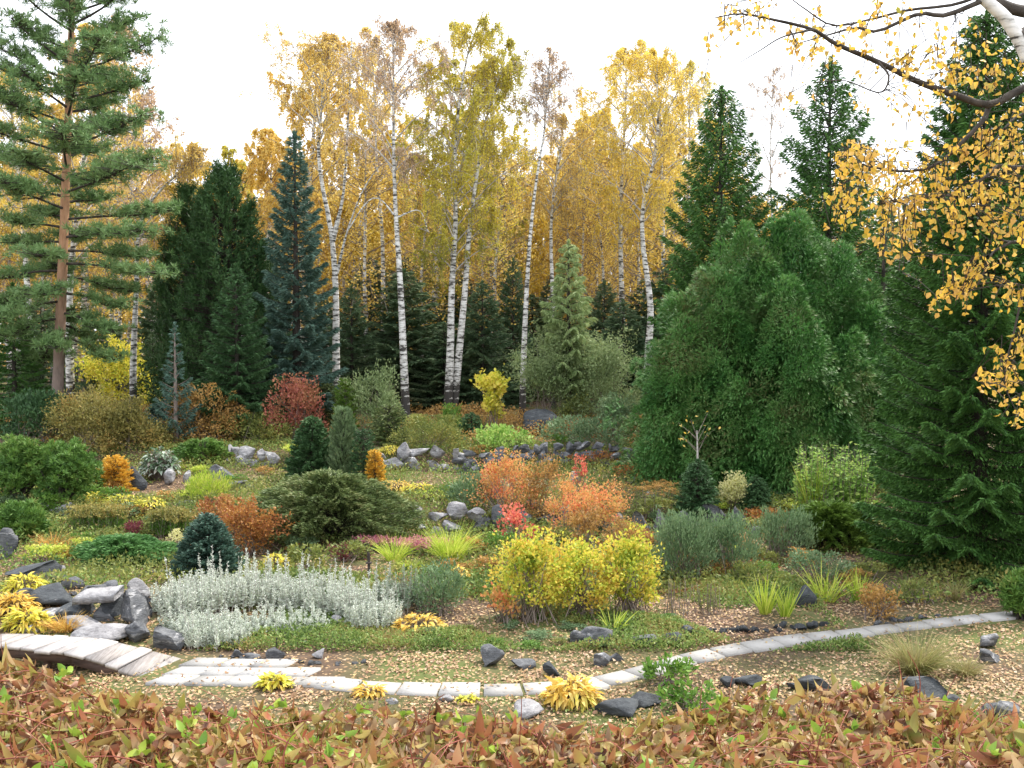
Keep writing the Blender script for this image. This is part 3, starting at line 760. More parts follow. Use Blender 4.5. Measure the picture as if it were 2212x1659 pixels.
birch([(1500, 900), (1492, 600), (1488, 400), (1490, 250), (1490, 130)], 44, .19, .02, 640, 2.4,
      'yellow-green topped birch behind the first tall spruce on the right', 'birch_lime', 109, 11000, nlimb=30, tdrop=.9)
birch([(1668, 900), (1668, 500), (1664, 330), (1672, 130)], 44, .14, .012, 420, 1.3,
      'almost bare grey birch standing between the two tall dark spruces', 'birch_pink', 110, 1500, nlimb=22, tdrop=.5,
      extra=[([(1668, 370), (1640, 290), (1625, 220)], .05, .012), ([(1668, 340), (1696, 260), (1706, 190)], .05, .012)])
birch([(155, 900), (150, 750), (152, 600), (166, 470), (176, 380), (196, 250), (206, 120)], 34, .20, .03, 640, 2.6,
      'leaning birch whose white trunk shows close behind the tall pine', 'birch_orange', 111, 17000, nlimb=34)
birch([(288, 900), (288, 780), (294, 640), (300, 500), (330, 430), (400, 360), (440, 320)], 33, .17, .03, 560, 1.9,
      'birch bowed over to the right beside the tall pine', 'birch_orange', 112, 9000, limbmat='pale_twig')
birch([(66, 900), (64, 700), (50, 500), (30, 300), (22, 150)], 38, .20, .03, 600, 2.8,
      'golden birch behind the pine, nearest the left edge of the view', 'birch_gold', 113, 19000, nlimb=34)
birch([(830, 900), (828, 700), (826, 520), (815, 380), (808, 200), (800, 60)], 39, .16, .02, 470, 2.0,
      'slender birch in the gap between the forked and the pinkish birch', 'birch_orange', 114, 11000)
# farther birches, copied from five kinds
kinds = {}
for k, (mt, nl, Rr, sd) in {'gold': ('birch_gold', 19000, 2.3, 201), 'gold_b': ('birch_gold', 22000, 2.6, 202), 'orange': ('birch_orange', 19000, 2.4, 203), 'lime': ('birch_lime', 12000, 2.1, 204), 'thin': ('birch_pink', 3500, 1.8, 205)}.items():
    r = rg(sd); Hh = 14.0
    T = [(0, 0, -.1, .17), (.1 * r.normal(), 0, 3, .15), (.2 * r.normal(), .1, 6, .12), (.35 * r.normal(), 0, 9.5, .08), (.4 * r.normal(), 0, Hh, .015)]
    tr, br, tw, fol = birch_geo(r, T, 3.6, Rr, nlimb=36, nsub=6, ntw=4, nleaf=nl, ls=.122, tdrop=.9)
    kinds[k] = ([tr], br + tw, fol, mt)
protos = {}
far = [  # px, top row, y, kind, label
 (-60, 170, 44, 'gold', None), (112, 215, 46, 'gold_b', None), (190, 40, 47, 'orange', None), (255, 20, 44, 'thin', 'thin half-bare birch towering right of the pine against the sky'),
 (335, 190, 47, 'thin', 'wispy half-bare birch at the left edge of the open sky'), (398, 292, 50, 'gold', 'birch with a small golden top at the left of the sky gap'),
 (482, 312, 54, 'lime', 'low greenish gold birch top in the middle of the sky gap'), (436, 345, 56, 'gold_b', None), (540, 330, 57, 'gold', None), (578, 262, 47, 'orange', 'orange birch top left of the dark blue spruce tip'), (610, 300, 50, 'orange', None),
 (660, 90, 43, 'orange', 'pale orange birch crown beside the forked birch on its left'), (770, 95, 46, 'gold', None), (905, 330, 48, 'orange', None), (935, 120, 43, 'lime', None), (1060, 170, 45, 'lime', None), (1115, 330, 50, 'gold', None), (1160, 330, 56, 'orange', None),
 (1225, 265, 46, 'orange', None), (1265, 250, 52, 'gold', None), (1300, 225, 47, 'gold_b', 'golden birch at the left shoulder of the right-hand gold group'), (1445, 270, 50, 'gold_b', None), (1400, 250, 55, 'gold', None), (1530, 240, 54, 'gold', None),
 (1600, 400, 52, 'orange', 'low orange birch crown seen between the two tall dark spruces'), (1655, 430, 56, 'orange', None), (1720, 420, 58, 'gold', None), (1850, 520, 58, 'orange', None), (700, 380, 55, 'gold', None), (830, 330, 56, 'orange', None), (1000, 350, 57, 'gold', None), (40, 330, 56, 'orange', None), (240, 330, 57, 'gold', None), (330, 350, 58, 'orange', None), (1340, 330, 60, 'orange', None), (745, 440, 60, 'orange', None)] + [(px_, tp_, 50 + (px_ % 7), ('gold', 'orange', 'gold_b', 'gold')[px_ % 4], None) for px_, tp_ in ((655, 330), (722, 300), (790, 360), (862, 300), (921, 400), (968, 380), (1041, 300), (1094, 400), (1136, 380), (1203, 330), (1257, 350), (1371, 300), (1420, 330), (1483, 340), (1561, 430), (1627, 440), (161, 280), (83, 300), (283, 400), (371, 380))]
gl = {'gold': 'golden birch standing back among the crowded wood behind the garden', 'gold_b': 'golden birch standing back among the crowded wood behind the garden',
      'orange': 'pale orange birch standing back among the crowded wood behind the garden', 'lime': 'yellow-green birch standing back in the wood near the close birch pair', 'thin': 'half-bare birch standing back in the wood'}
for n_, (px, top, y, k, lab) in enumerate(far):
    r = rg(300 + n_); p = gy(px, y); s = (htop(top, y) - p[2]) / 14.0
    lb = lab or gl[k]; grp = None if lab else 'birches crowding the wood behind: ' + ('gold' if 'gold' in k else k)
    if k not in protos:
        tr, br, fol, mt = kinds[k]
        t = thing('birch_tree', lb, 'tree', p, 0, grp)
        mk('trunk', tr, M['birch_bark'], t, True); mk('branches', br, M['brown_twig'], t); mk('crown', [fol], M[mt], t)
        protos[k] = t; t.scale = (max(s, .8), max(s, .8), s)
    else:
        dup(protos[k], p, r.uniform(0, 6.28), lb, grp, max(s * r.uniform(.9, 1.1), .75), s, r.uniform(-.04, .04))
        if not grp: pass
for o in list(COL.objects):
    if o.type == 'EMPTY' and o.get('group') and o.get('label') not in gl.values() and str(o.get('group')).startswith('birches'):
        del o['group']

# slender grey-white poles far inside the wood
r = rg(77); polepx = [45, 92, 245, 262, 632, 742, 792, 905, 938, 1040, 1062, 1088, 1232, 1262, 1288, 1312, 1330, 1372, 1432, 18]
pole = None
for i, px in enumerate(polepx):
    y = 37 + 9 * r.random(); p = gy(px, y)
    if pole is None:
        pole = thing('birch_pole', 'thin pale birch pole standing deep in the shaded wood', 'tree', p, 0, 'slender trunks deep in the wood')
        tr = tube(spline([(0, 0, -.1, .10), (.05, 0, 2.5, .09), (-.06, .05, 5, .07), (.08, 0, 8, .05), (.15, 0, 10, .015)], 14)[:, :3], np.linspace(.10, .02, 14), 8)
        mk('trunk', [tr], M['birch_bark'], pole, True)
        z = r.uniform(3, 9.6, 160); a = r.uniform(0, 6.28, 160); l = r.uniform(.4, 1.6, 160)
        P0 = np.stack([0 * z, 0 * z, z], 1); P1 = P0 + np.stack([np.cos(a) * l, np.sin(a) * l, l * .55], 1)
        P2 = P1 + np.stack([np.cos(a) * .3, np.sin(a) * .3, -.5 + 0 * a], 1)
        mk('twigs', chain(np.stack([P0, P1, P2], 1), .012, .004), M['brown_twig'], pole)
        k = r.integers(0, 160, 2500); v = r.random(2500)[:, None]; P = P0[k] * (1 - v) + P2[k] * v + r.normal(size=(2500, 3)) * .2
        D = unit(rdir(r, 2500) - A(0, 0, .5)); mk('crown', [sheets(P, D, perp(D, r), .1, .07)], M['birch_orange'], pole)
    else:
        dup(pole, p, r.uniform(0, 6), pole['label'], pole['group'], r.uniform(.8, 1.2), r.uniform(.8, 1.15), r.uniform(-.05, .05))

# far wood that reads as one mass
r = rg(78); n = 130000
P = np.stack([r.uniform(-60, 60, n), r.uniform(60, 76, n), 0 * np.zeros(n)], 1)
hh = 10.5 + 1.3 * np.sin(P[:, 0] * .37) + 1.0 * np.sin(P[:, 0] * .9 + 1)
P[:, 2] = tz(P[:, 0], P[:, 1]) + hh * r.random(n) ** .8
D = unit(rdir(r, n) - A(0, 0, .4)); g1 = sheets(P, D, perp(D, r), .32, .2, .2)
tag(mk('far_wood', [g1], M['wood_far']), 'brownish orange mass of the distant birch wood', 'wood', kind='stuff')
m = 900; q = np.stack([r.uniform(-60, 60, m), r.uniform(58, 76, m), np.zeros(m)], 1); q[:, 2] = tz(q[:, 0], q[:, 1]); q2 = q + np.stack([r.normal(size=m) * .4, 0 * np.ones(m), r.uniform(7, 11, m)], 1)
tag(mk('far_trunks', [sticks(q, q2, .12, .05)], M['pale_twig']), 'countless pale trunks inside the distant birch wood', 'tree trunks', kind='stuff')

# ------------------------------------------------------------------ tall pine at the left
def scots_pine():
    r = rg(401); y = 29.0; zb = float(tz((122 - 1106) / F * y, y))
    T, bx = trunk_px([(122, 950), (126, 820), (132, 660), (138, 500), (144, 340), (150, 180), (156, 0), (160, -140)], y, zb, .22, .07)
    t = thing('pine_tree', 'tall Scots pine with an orange upper trunk at the left', 'tree', (bx, y, zb))
    sp = spline(T, 30)
    mk('trunk', [tube(sp[:, :3], sp[:, 3], 14, .03, r)], M['scots_bark'], t, True)
    Hh = sp[-1, 2]; pads = []; br = []; sid = []
    nb = 70
    for i in range(nb):
        f = (i + r.random()) / nb; z = 2.7 + (Hh - 2.9) * f
        az = i * 2.4 + r.uniform(-.5, .5)
        ln = (2.75 - 1.2 * max(0, f - .4)) * r.uniform(.55, 1.05)
        if f < .10: ln *= .8
        b0 = A(np.interp(z, sp[:, 2], sp[:, 0]), 0, z); h_ = A(math.cos(az), math.sin(az), 0)
        rise = -.12 + .75 * f - max(0, .35 - f) * 1.1
        pts = [b0, b0 + h_ * ln * .35 + A(0, 0, ln * .35 * rise * .7 + .05), b0 + h_ * ln * .7 + A(0, 0, ln * .7 * rise + .02), b0 + h_ * ln + A(0, 0, ln * rise + .12)]
        P = spline(pts, 9); br.append(tube(P, np.linspace(.040, .010, 9), 5))
        nt_ = int(84 * ln / 2.4)
        s = r.uniform(.38, 1.0, nt_); q = np.stack([np.interp(s, np.linspace(0, 1, 9), P[:, k]) for k in range(3)], 1)
        side = np.cross(h_, A(0, 0, 1)); off = side * (r.normal(size=nt_) * .36 * ln * .45)[:, None] + h_ * (r.normal(size=nt_) * .22)[:, None] + A(0, 0, 1) * (r.uniform(-.05, .20, nt_))[:, None]
        pads.append(q + off); sid.append(sticks(q, q + off, .010, .005))
    C_ = np.concatenate(pads)
    mk('crown', [tufts(r, C_, 26, .19, .022, .45)], M['pine_green'], t)
    mk('branches', br + sid, M['dark_and_backlit_bark'], t)
scots_pine()

# ------------------------------------------------------------------ conifers behind the beds
def brush_pine(px, y, wpx, top, lab, seed, tops):
    r = rg(seed); p = gy(px, y); H = htop(top, y) - p[2]; R = wpx / 2 * y / F; C_ = []; n = int(1500 * H / 7)
    for (ox, hh, rr, fr) in tops:
        m = int(n * fr); z = r.random(m) ** .85; a = r.uniform(0, 6.283, m)
        rad = R * rr * (1 - z) ** .55 * np.clip(.72 + .22 * np.sin(a * 5 + z * 14) + .16 * r.normal(size=m), .15, 1.1)
        C_.append(np.stack([ox * R + np.cos(a) * rad, np.sin(a) * rad, H * hh * z * .97 + .1], 1))
    C_ = np.concatenate(C_); m = len(C_); hor = unit(C_ * A(1, 1, 0) + 1e-3); k = 30; i = np.repeat(np.arange(m), k); u = r.random(m * k); ll = r.uniform(.25, .5, m)
    ax = unit(hor * .55 + A(0, 0, 1) + .25 * rdir(r, m))
    P = C_[i] + ax[i] * (ll[i] * u)[:, None]; D = unit(ax[i] * .8 + rdir(r, m * k) * .75)
    t = thing('stone_pine', lab, 'tree', p)
    mk('crown', [sheets(P, D, perp(D, r), .15 * r.uniform(.6, 1.2, m * k), .024, .1, .5)], M['stone_pine'], t)
    mk('branches', [sticks(C_ * A(.1, .1, 1) - A(0, 0, .2), C_, .012, .008)], M['dark_and_backlit_bark'], t)
    mk('trunk', [tube([(ox * R * e, 0, H * hh * e) for e in np.linspace(0, .95, 6)], np.linspace(.13, .02, 6), 8) for ox, hh, _, _ in tops[:1]], M['dark_and_backlit_bark'], t, True)
brush_pine(408, 33, 190, 408, 'dark green pine with a narrow spiky top, left one of the dense pair', 411, [(0, 1, 1, .7), (-.35, .8, .5, .15), (.3, .86, .45, .15)])
brush_pine(490, 32, 300, 366, 'broad dark green pine with upright shoots, taller one of the dense pair', 412, [(0, 1, .95, .85), (.3, .86, .45, .2), (-.25, .9, .4, .2), (.5, .7, .4, .15)])
conifer('spruce_tree', 512, 900, 235, 575, 'low green-blue spruce in front of the dense pine pair', 'tree', 'spruce_mid', 413, y=29.5, n=45000, nb=120, cl=.12, cw=.03, droop=.2, lift=.25)
conifer('spruce_tree', 641, 900, 205, 288, 'blue-grey spruce with a thin pointed top left of the forked birch', 'tree', 'spruce_blue', 414, y=31, n=75000, nb=150, pw=.72, cl=.13, cw=.032, droop=.25, lift=.35, ragged=.3)
conifer('young_spruce', 378, 905, 115, 700, 'young silvery spruce with a long bare leader in front of the dark pines', 'tree', 'spruce_blue', 415, y=28, n=5000, nb=46, pw=1.15, cl=.10, cw=.025, droop=-.3, lift=.3, ragged=.35, bark='brown_twig')
conifer('spruce_tree', 30, 905, 170, 615, 'dark spruce at the left edge behind the tall pine', 'tree', 'spruce_dark', 416, y=30, n=18000, nb=90, cl=.13, cw=.03)
# shaded understory firs between the trunks, copied
ufir = None; r = rg(420)
for i, (px, top, y, wp) in enumerate([(800, 560, 40, 210), (872, 585, 38, 220), (930, 640, 42, 190), (1000, 600, 43, 200), (1042, 610, 37, 200), (1108, 560, 38.5, 180), (1150, 640, 42, 200), (1240, 640, 44, 190), (1305, 610, 39, 180), (1345, 650, 37, 190), (1400, 600, 40, 200), (760, 620, 37, 180), (700, 640, 40, 200), (590, 560, 40, 220), (345, 600, 39, 200), (240, 700, 40, 180), (330, 720, 36, 180), (90, 640, 37, 200), (960, 700, 37, 160), (1450, 560, 38, 200), (1500, 600, 41, 220), (880, 560, 46, 200), (1190, 600, 47, 200), (1920, 560, 36, 240), (2050, 520, 38, 240), (420, 600, 41, 220)]):
    p = gy(px, y); Hh = htop(top, y) - p[2]; R = wp / 2 * y / F * r.uniform(.65, 1.35)
    if ufir is None:
        fol, tr, br = conifer_geo(rg(421), 5.0, 1.75, 90, 34000, .16, .042, .75, droop=.25, lift=.2, ragged=.3)
        ufir = thing('fir_tree', 'shaded dark fir in the understory between the birch trunks', 'tree', p, 0, 'dark firs in the understory of the wood')
        mk('crown', fol, M['understory'], ufir); mk('trunk', tr, M['dark_and_backlit_bark'], ufir); mk('branches', br, M['dark_and_backlit_bark'], ufir)
        ufir.scale = (R / 1.75, R / 1.75, Hh / 5)
    else: dup(ufir, p, r.uniform(0, 6), ufir['label'], ufir['group'], R / 1.75, Hh / 5)
# tall spruces on the right
conifer('spruce_tree', 1553, 905, 365, 188, 'tall dark spruce rising behind the thuja, left of the two', 'tree', 'spruce_dark', 431, y=30, n=95000, nb=260, pw=.66, cl=.14, cw=.034, droop=.45, lift=.45, hang=.5, ragged=.28)
conifer('spruce_tree', 1785, 905, 410, 128, 'tall dark spruce rising behind the thuja, right and taller of the two', 'tree', 'spruce_dark', 432, y=28.5, n=95000, nb=240, pw=.72, cl=.14, cw=.036, droop=.35, lift=.5, hang=.4, ragged=.38)
conifer('spruce_tree', 1905, 905, 190, 420, 'smaller dark spruce between the thuja and the huge right-hand spruce', 'tree', 'spruce_dark', 433, y=25, n=26000, nb=110, pw=.7, cl=.12, cw=.028)
conifer('spruce_tree', 2118, 1278, 505, 25, 'huge dark spruce filling the right side of the view', 'tree', 'spruce_dark', 434, y=17.3, n=300000, nb=360, pw=.60, cl=.095, cw=.022, droop=.42, lift=.38, hang=.45, ragged=.2, z0=.01, tw=.38)
conifer('spruce_tree', 2330, 1278, 420, 150, 'dark spruce standing beyond the huge one at the right edge', 'tree', 'spruce_dark', 435, y=20, n=50000, nb=160, pw=.65, cl=.10, cw=.022)

# ------------------------------------------------------------------ the broad thuja
def thuja():
    r = rg(441); p = gy(1645, 24.2)
    t = thing('thuja', 'broad rounded green thuja with several tops on the right', 'tree', p)
    lobes = [(-1.05, -.5, 1.15, 5.0), (-1.95, -.7, 1.1, 3.7), (.45, .4, 1.3, 6.35), (1.35, .6, 1.2, 5.9), (2.35, .2, 1.1, 4.9), (.6, -1.4, 1.2, 4.0), (-2.5, -.6, .9, 2.0), (-.55, .2, 1.75, 6.15), (.85, .3, 1.9, 6.25), (1.85, .3, 1.55, 5.6), (-1.6, .1, 1.55, 4.5), (-2.2, -.2, 1.05, 3.1), (2.3, -.5, 1.1, 4.0), (.2, -1.1, 1.6, 4.7), (-1.2, -1.0, 1.3, 3.2), (1.5, -1.2, 1.35, 3.6), (.3, -1.7, 1.3, 2.4), (0, 1.2, 1.6, 5.2)]
    allg = []
    for (cx, cy, R, H) in lobes:
        nbgh = int(R * H * 10)
        z = r.random(nbgh) ** 1.0; a = r.uniform(0, 6.283, nbgh)
        rad = R * np.clip(1 - z ** 1.9, 0.015, 1) ** .70 * 1.04 * (.80 + .13 * np.sin(a * 3 + z * 9 + cx) + .20 * r.normal(size=nbgh)) * np.where(z < .1, .92, 1)
        cb = np.stack([cx + np.cos(a) * rad, cy + np.sin(a) * rad, H * z * .97 + .02], 1)
        outw = unit(np.stack([np.cos(a), np.sin(a), -.05 + .9 * z ** 3], 1))
        k = 72; i = np.repeat(np.arange(nbgh), k); bs = r.uniform(.15, .40, nbgh)
        o = unit(rdir(r, len(i)) + outw[i] * .75 + A(0, 0, .35))
        s = cb[i] + o * (bs[i] * r.uniform(.55, 1.1, len(i)))[:, None] * A(1, 1, .8)
        s[:, 2] -= .9 * ((s - cb[i])[:, :2] ** 2).sum(1) / np.maximum(bs[i], .1)      # boughs nod at their tips
        sd = unit(o * .55 + outw[i] * .6 + .3 * rdir(r, len(i)) + A(0, 0, .05))
        pn = unit(np.cross(sd, A(0, 0, 1)) + .5 * rdir(r, len(i)))
        fan = np.cross(sd, pn)
        for f, l in ((-.8, .7), (-.3, .95), (0.15, 1.0), (.6, .8)):
            D = unit(sd + fan * f - A(0, 0, .42)); allg.append(sheets(s, D, pn, .125 * l * r.uniform(.7, 1.2, len(i)), .024, .1, .5))
    nb_ = 120000; a_ = r.uniform(0, 6.283, nb_); z_ = r.random(nb_); li = r.integers(0, len(lobes), nb_); LB = np.array(lobes)[li]   # inner foliage behind the sprays
    rr_ = LB[:, 2] * np.clip(1 - z_ ** 1.9, .02, 1) ** .70 * r.uniform(.35, .66, nb_); ip = np.stack([LB[:, 0] + np.cos(a_) * rr_, LB[:, 1] + np.sin(a_) * rr_, LB[:, 3] * z_ * .93], 1)
    dd_ = rdir(r, nb_); allg.append(sheets(ip, dd_, perp(dd_, r), .11, .026, .1))
    mk('crown', allg, M['thuja'], t)
    st = []
    for (cx, cy, R, H) in lobes[:6]:
        st.append(tube(spline([(cx * .3, cy * .3, -.05), (cx * .7, cy * .7, H * .3), (cx, cy, H * .9)], 8), np.linspace(.11, .02, 8), 8))
    mk('trunk', st, M['dark_and_backlit_bark'], t, True)
thuja()

# ------------------------------------------------------------------ willow and small trees at the edge of the wood
conifer('willow_tree', 1228, 905, 165, 522, 'slim pale green drooping willow tree in front of the wood', 'tree', 'willow_fresh', 451, y=31.5, n=30000, nb=90, pw=.55, z0=.2, droop=-.3, lift=-.1, hang=.9, up=-.2, cl=.12, cw=.026, ragged=.35)
put('willow_bush', 1185, 722, 150, 0, 'pale willow bush behind the dark boulder', 'shrub', 'willow', 452, L=.09, W=.022, y=31, dens=.7, clumps=26, gap=.1, up=.1, droop=.4, cs=.2)
put('willow_bush', 1310, 742, 170, 0, 'greyish willow bush between the pale willow and the thuja', 'shrub', 'willow', 453, L=.09, W=.022, y=30.5, dens=.7, clumps=28, gap=.08, up=.1, droop=.4, cs=.2)
put('maple_sapling', 1062, 935, 74, 128, 'small bright yellow maple sapling left of the boulder', 'tree', 'lemon', 454, L=.10, W=.08, y=None, dens=.7, clumps=16, gap=.1, cs=.22, big=True)
rock(1160, 938, 76, 44, 'rock_dark', 'large dark rounded boulder at the edge of the wood', 455, name='boulder', cuts=5)

# ------------------------------------------------------------------ shrubs of the back beds
put('yellow_bush', 232, 900, 150, 150, 'bright yellow leafy bush right behind the pine trunk', 'shrub', 'lemon', 501, L=.09, W=.06, y=None, dens=.65, clumps=22, cs=.22)
put('dark_shrub', 60, 965, 170, 100, 'dark green shrub at the foot of the tall pine', 'shrub', 'spruce_mid', 502, L=.10, W=.03, dens=1.1, clumps=22, up=.5)
put('tangled_bush', 180, 990, 170, 130, 'brownish olive bush beside the pine foot', 'shrub', 'olive', 503, L=.06, W=.03, dens=1, clumps=24)
put('tangled_bush', 268, 985, 150, 110, 'olive bush behind the golden cypress', 'shrub', 'olive', 504, L=.06, W=.03, dens=1, clumps=22)
conifer('dwarf_spruce', 336, 950, 72, 878, 'small round blue-green spruce behind the bergenia', 'conifer', 'spruce_blue', 505, n=5200, nb=60, pw=.45, cl=.09, cw=.025, up=.4, hang=0)
put('orange_bush', 432, 962, 165, 112, 'orange-tipped bush in front of the dark pines', 'shrub', 'tawny', 506, L=.06, W=.035, dens=.95, clumps=28, cs=.24, gap=.05)
put('red_bush', 628, 832, 120, 0, 'reddish bush in front of the blue-grey spruce', 'shrub', 'dull_red', 507, y=28.2, L=.065, W=.04, dens=.75, clumps=24, cs=.22)
put('meadow_plants', 550, 965, 190, 58, 'band of yellowish green plants left of the dark spruce trio', 'plant', 'olive_green', 508, L=.07, W=.03, dens=1, clumps=34, cs=.45, gap=0, maxn=12000)
conifer('brown_conifer', 692, 935, 118, 832, 'squat brown-green conifer behind the dark spruce trio', 'conifer', 'juniper', 509, n=9000, nb=80, pw=.4, cl=.09, cw=.03, hang=.1, ragged=.25)
conifer('green_cypress', 745, 910, 50, 822, 'bright green upright cypress behind the trio', 'conifer', 'juniper_lime', 510, y=28.6, n=4200, nb=60, pw=.35, cl=.09, cw=.03, up=.8, hang=-.1, droop=0)
put('grey_shrub', 812, 955, 118, 150, 'grey-green pointed shrub left of the pinkish birch foot', 'shrub', 'willow', 511, L=.08, W=.028, dens=.7, clumps=24, cs=.2)
conifer('brown_conifer', 838, 965, 95, 880, 'low brown conifer at the foot of the pinkish birch', 'conifer', 'juniper', 512, n=7000, nb=70, pw=.4, cl=.08, cw=.028, hang=.1)
put('feathery_plants', 930, 985, 165, 70, 'tawny feathery plants behind the pale retaining wall', 'plant', 'olive_green', 513, L=.06, W=.02, dens=.95, clumps=30, cs=.4, gap=0, maxn=14000)
put('tawny_weeds', 905, 945, 90, 35, 'dry tawny weeds by the pinkish birch foot', 'plant', 'tawny', 514, L=.06, W=.03, dens=.8, clumps=14, cs=.4, gap=0)
conifer('dwarf_spruce', 1018, 950, 60, 895, 'small dark spruce near the foot of the birch pair', 'conifer', 'spruce_mid', 515, n=3800, nb=50, pw=.5, cl=.08, cw=.022)
put('green_shrub', 975, 945, 60, 60, 'soft green shrub at the foot of the birch pair', 'shrub', 'fresh_green', 516, L=.06, W=.025, dens=.7, clumps=12)
put('lime_perennials', 1080, 985, 160, 48, 'lime green leafy perennials behind the long grey retaining wall', 'plant', 'tall_green', 517, L=.09, W=.04, dens=1, clumps=26, cs=.5, gap=0, big=True, maxn=7000)
put('tangled_bush', 1260, 975, 190, 60, 'pale speckled foliage in front of the boulder and willow', 'plant', 'sage', 518, L=.07, W=.03, dens=.9, clumps=28, cs=.45, gap=0, maxn=12000)
put('rust_plants', 1235, 950, 120, 30, 'rust-brown plants beside the dark boulder', 'plant', 'rust', 519, L=.08, W=.04, dens=.8, clumps=16, cs=.5, gap=0)
put('yellow_shrub', 1240, 935, 80, 70, 'thin yellowish shrub just right of the boulder', 'shrub', 'olive_green', 520, L=.06, W=.03, dens=.6, clumps=14)
put('olive_shrub', 1330, 945, 90, 80, 'olive shrub touching the left side of the thuja', 'shrub', 'sage', 521, L=.06, W=.03, dens=.8, clumps=16)
put('flame_shrub', 1290, 1012, 120, 28, 'dark crimson low shrub in front of the grey retaining wall', 'shrub', 'rust', 522, L=.05, W=.03, dens=.35, clumps=16, cs=.4, gap=0)
put('rust_shrub', 1395, 1045, 150, 34, 'reddish brown sprawling shrub under the thuja edge', 'shrub', 'rust', 523, L=.05, W=.03, dens=.5, clumps=16, cs=.4, gap=0)

# left middle
def mugo(px, py, wpx, hpx, label, seed, mat='mugo', k=240, gap=.15):
    r = rg(seed); p = G(px, py); d = p[1]; w = wpx * d / F; h = hpx * d / F
    C_ = clump_points(r, w, w * .8, h, 40, gap); C2 = np.repeat(C_, k // 10, 0); C2 = C2 + rdir(r, len(C2)) * (.17 * w * r.uniform(.5, 1, len(C2)))[:, None]; C2[:, 2] = np.abs(C2[:, 2])
    t = thing('mountain_pine', label, 'pine shrub', p + A(0, w * .3, 0))
    mk('foliage', [tufts(r, C2, 16, .11, .02, .8)], M[mat], t)
    b = np.zeros((40, 3)) + r.normal(size=(40, 3)) * A(.06, .06, 0); mk('stems', chain(np.stack([b, b * .5 + C_ * A(.35, .35, .5), C_], 1), .035, .01), M['dark_and_backlit_bark'], t)
mugo(110, 1118, 175, 155, 'bushy green mountain pine on a dark stem by the white rocks', 531)
mugo(20, 1110, 150, 165, 'brownish green mountain pine cut by the left edge', 532)
mugo(30, 1178, 130, 75, 'low spreading pine branch mass at the left edge above the grey boulder', 533)
conifer('golden_cypress', 240, 1065, 82, 990, 'small golden yellow cone-shaped cypress', 'conifer', 'larch', 534, n=6500, nb=70, pw=.45, cl=.06, cw=.025, up=.4, hang=0)
conifer('sapling_conifer', 205, 1068, 60, 1022, 'tiny light green larch in front of the golden cypress', 'conifer', 'fresh_green', 535, n=900, nb=26, pw=.9, cl=.06, cw=.018, droop=-.1)
rosette(338, 1040, 92, 75, 'clump of glossy dark bergenia with broad pale-edged leaves', 'bergenia', 536, n=190, L=.17, W=.12, name='bergenia')
juniper(425, 1012, 170, 68, 'green juniper mound between the bergenia and the leaning slab', 'mugo', 537, n=9000, nb=50, cl=.09, cw=.025)
rock(293, 1060, 34, 40, 'rock_dark', 'upright dark grey slab beside the golden cypress', 538, name='stone_slab', depth=.4, cuts=5)
rock(478, 1036, 52, 26, 'rock_mid', 'sloping grey slab right of the green juniper mound', 539, name='stone_slab', depth=.6, cuts=8)
rock(516, 1058, 52, 20, 'rock_mid', 'flat rectangular grey block above the yellow leaf band', 540, name='stone_block', depth=.5, cuts=5)
rock(365, 1048, 26, 28, 'rock_pale', 'pale stone under the bergenia leaves', 541)
rock(402, 1045, 16, 34, 'rock_pale', 'narrow standing pale stone right of the bergenia', 542)
put('lime_bush', 445, 1092, 95, 55, 'fine lime green bush in front of the flat grey block', 'shrub', 'lime_grass', 543, L=.07, W=.012, dens=.8, clumps=18, up=.9, rnd=.4, gap=0)
for i, (px, py, w_, lab) in enumerate([(205, 1092, 75, 'yellow hosta at the left end of the yellow band'), (262, 1095, 90, 'bright yellow hosta in the middle of the yellow band'), (318, 1105, 80, 'lemon hosta at the right end of the yellow band')]):
    rosette(px, py, w_, 26, lab, 'lemon', 550 + i, n=110, L=.13, W=.05)
rosette(312, 1122, 34, 16, 'small amber hosta between the two dark green clumps', 'amber', 553, n=36, L=.12, W=.05)
stemmy(200, 1160, 125, 62, 'dense dark green feathery perennial with brown top, left of two', 'fresh_green', 554, n=170, L=.09, W=.014, per=46, head=.05, headmat='olive')
stemmy(362, 1165, 88, 62, 'dense dark green feathery perennial with brown top, right of two', 'fresh_green', 555, n=120, L=.09, W=.014, per=46, head=.05, headmat='olive')
put('variegated_shrub', 380, 1190, 40, 38, 'little cream-speckled shrub beside the blue dwarf spruce', 'shrub', 'cream', 556, L=.03, W=.02, dens=.5, clumps=10)
put('maroon_shrub', 283, 1170, 48, 34, 'low maroon shrub between the two dark green perennials', 'shrub', 'maroon', 557, L=.035, W=.02, dens=.9, clumps=10, gap=0)
grass(112, 1190, 70, 36, 'orange-yellow grass tuft at the left by the grey boulder', 'gold_grass', 558, n=260, bend=1.0, splay=.9)
grass(140, 1205, 60, 30, 'rusty gold grass tuft beside the blue-green ground juniper', 'gold_grass', 559, n=200, bend=1.0, splay=.9)
juniper(238, 1225, 235, 62, 'low bright green carpet juniper on the left slope', 'carpet_green', 560, name='carpet_juniper', n=26000, nb=130, cl=.07, cw=.018, dep=.8)
put('rust_shrub', 520, 1208, 165, 108, 'orange-red small-leaved shrub left of the big spreading juniper', 'shrub', 'rust', 561, L=.04, W=.028, dens=.85, clumps=34, cs=.2, gap=.08)
put('rust_shrub', 455, 1150, 90, 60, 'reddish shrub just above the blue dwarf spruce', 'shrub', 'rust', 562, L=.04, W=.028, dens=.7, clumps=18, cs=.25)
conifer('dwarf_spruce', 435, 1262, 158, 1120, 'dwarf blue spruce shaped like a cone behind the silver plants', 'conifer', 'dwarf_blue', 563, n=32000, nb=190, pw=.74, cl=.055, cw=.018, up=.3, hang=.1, droop=.1, ragged=.12, tw=.3)
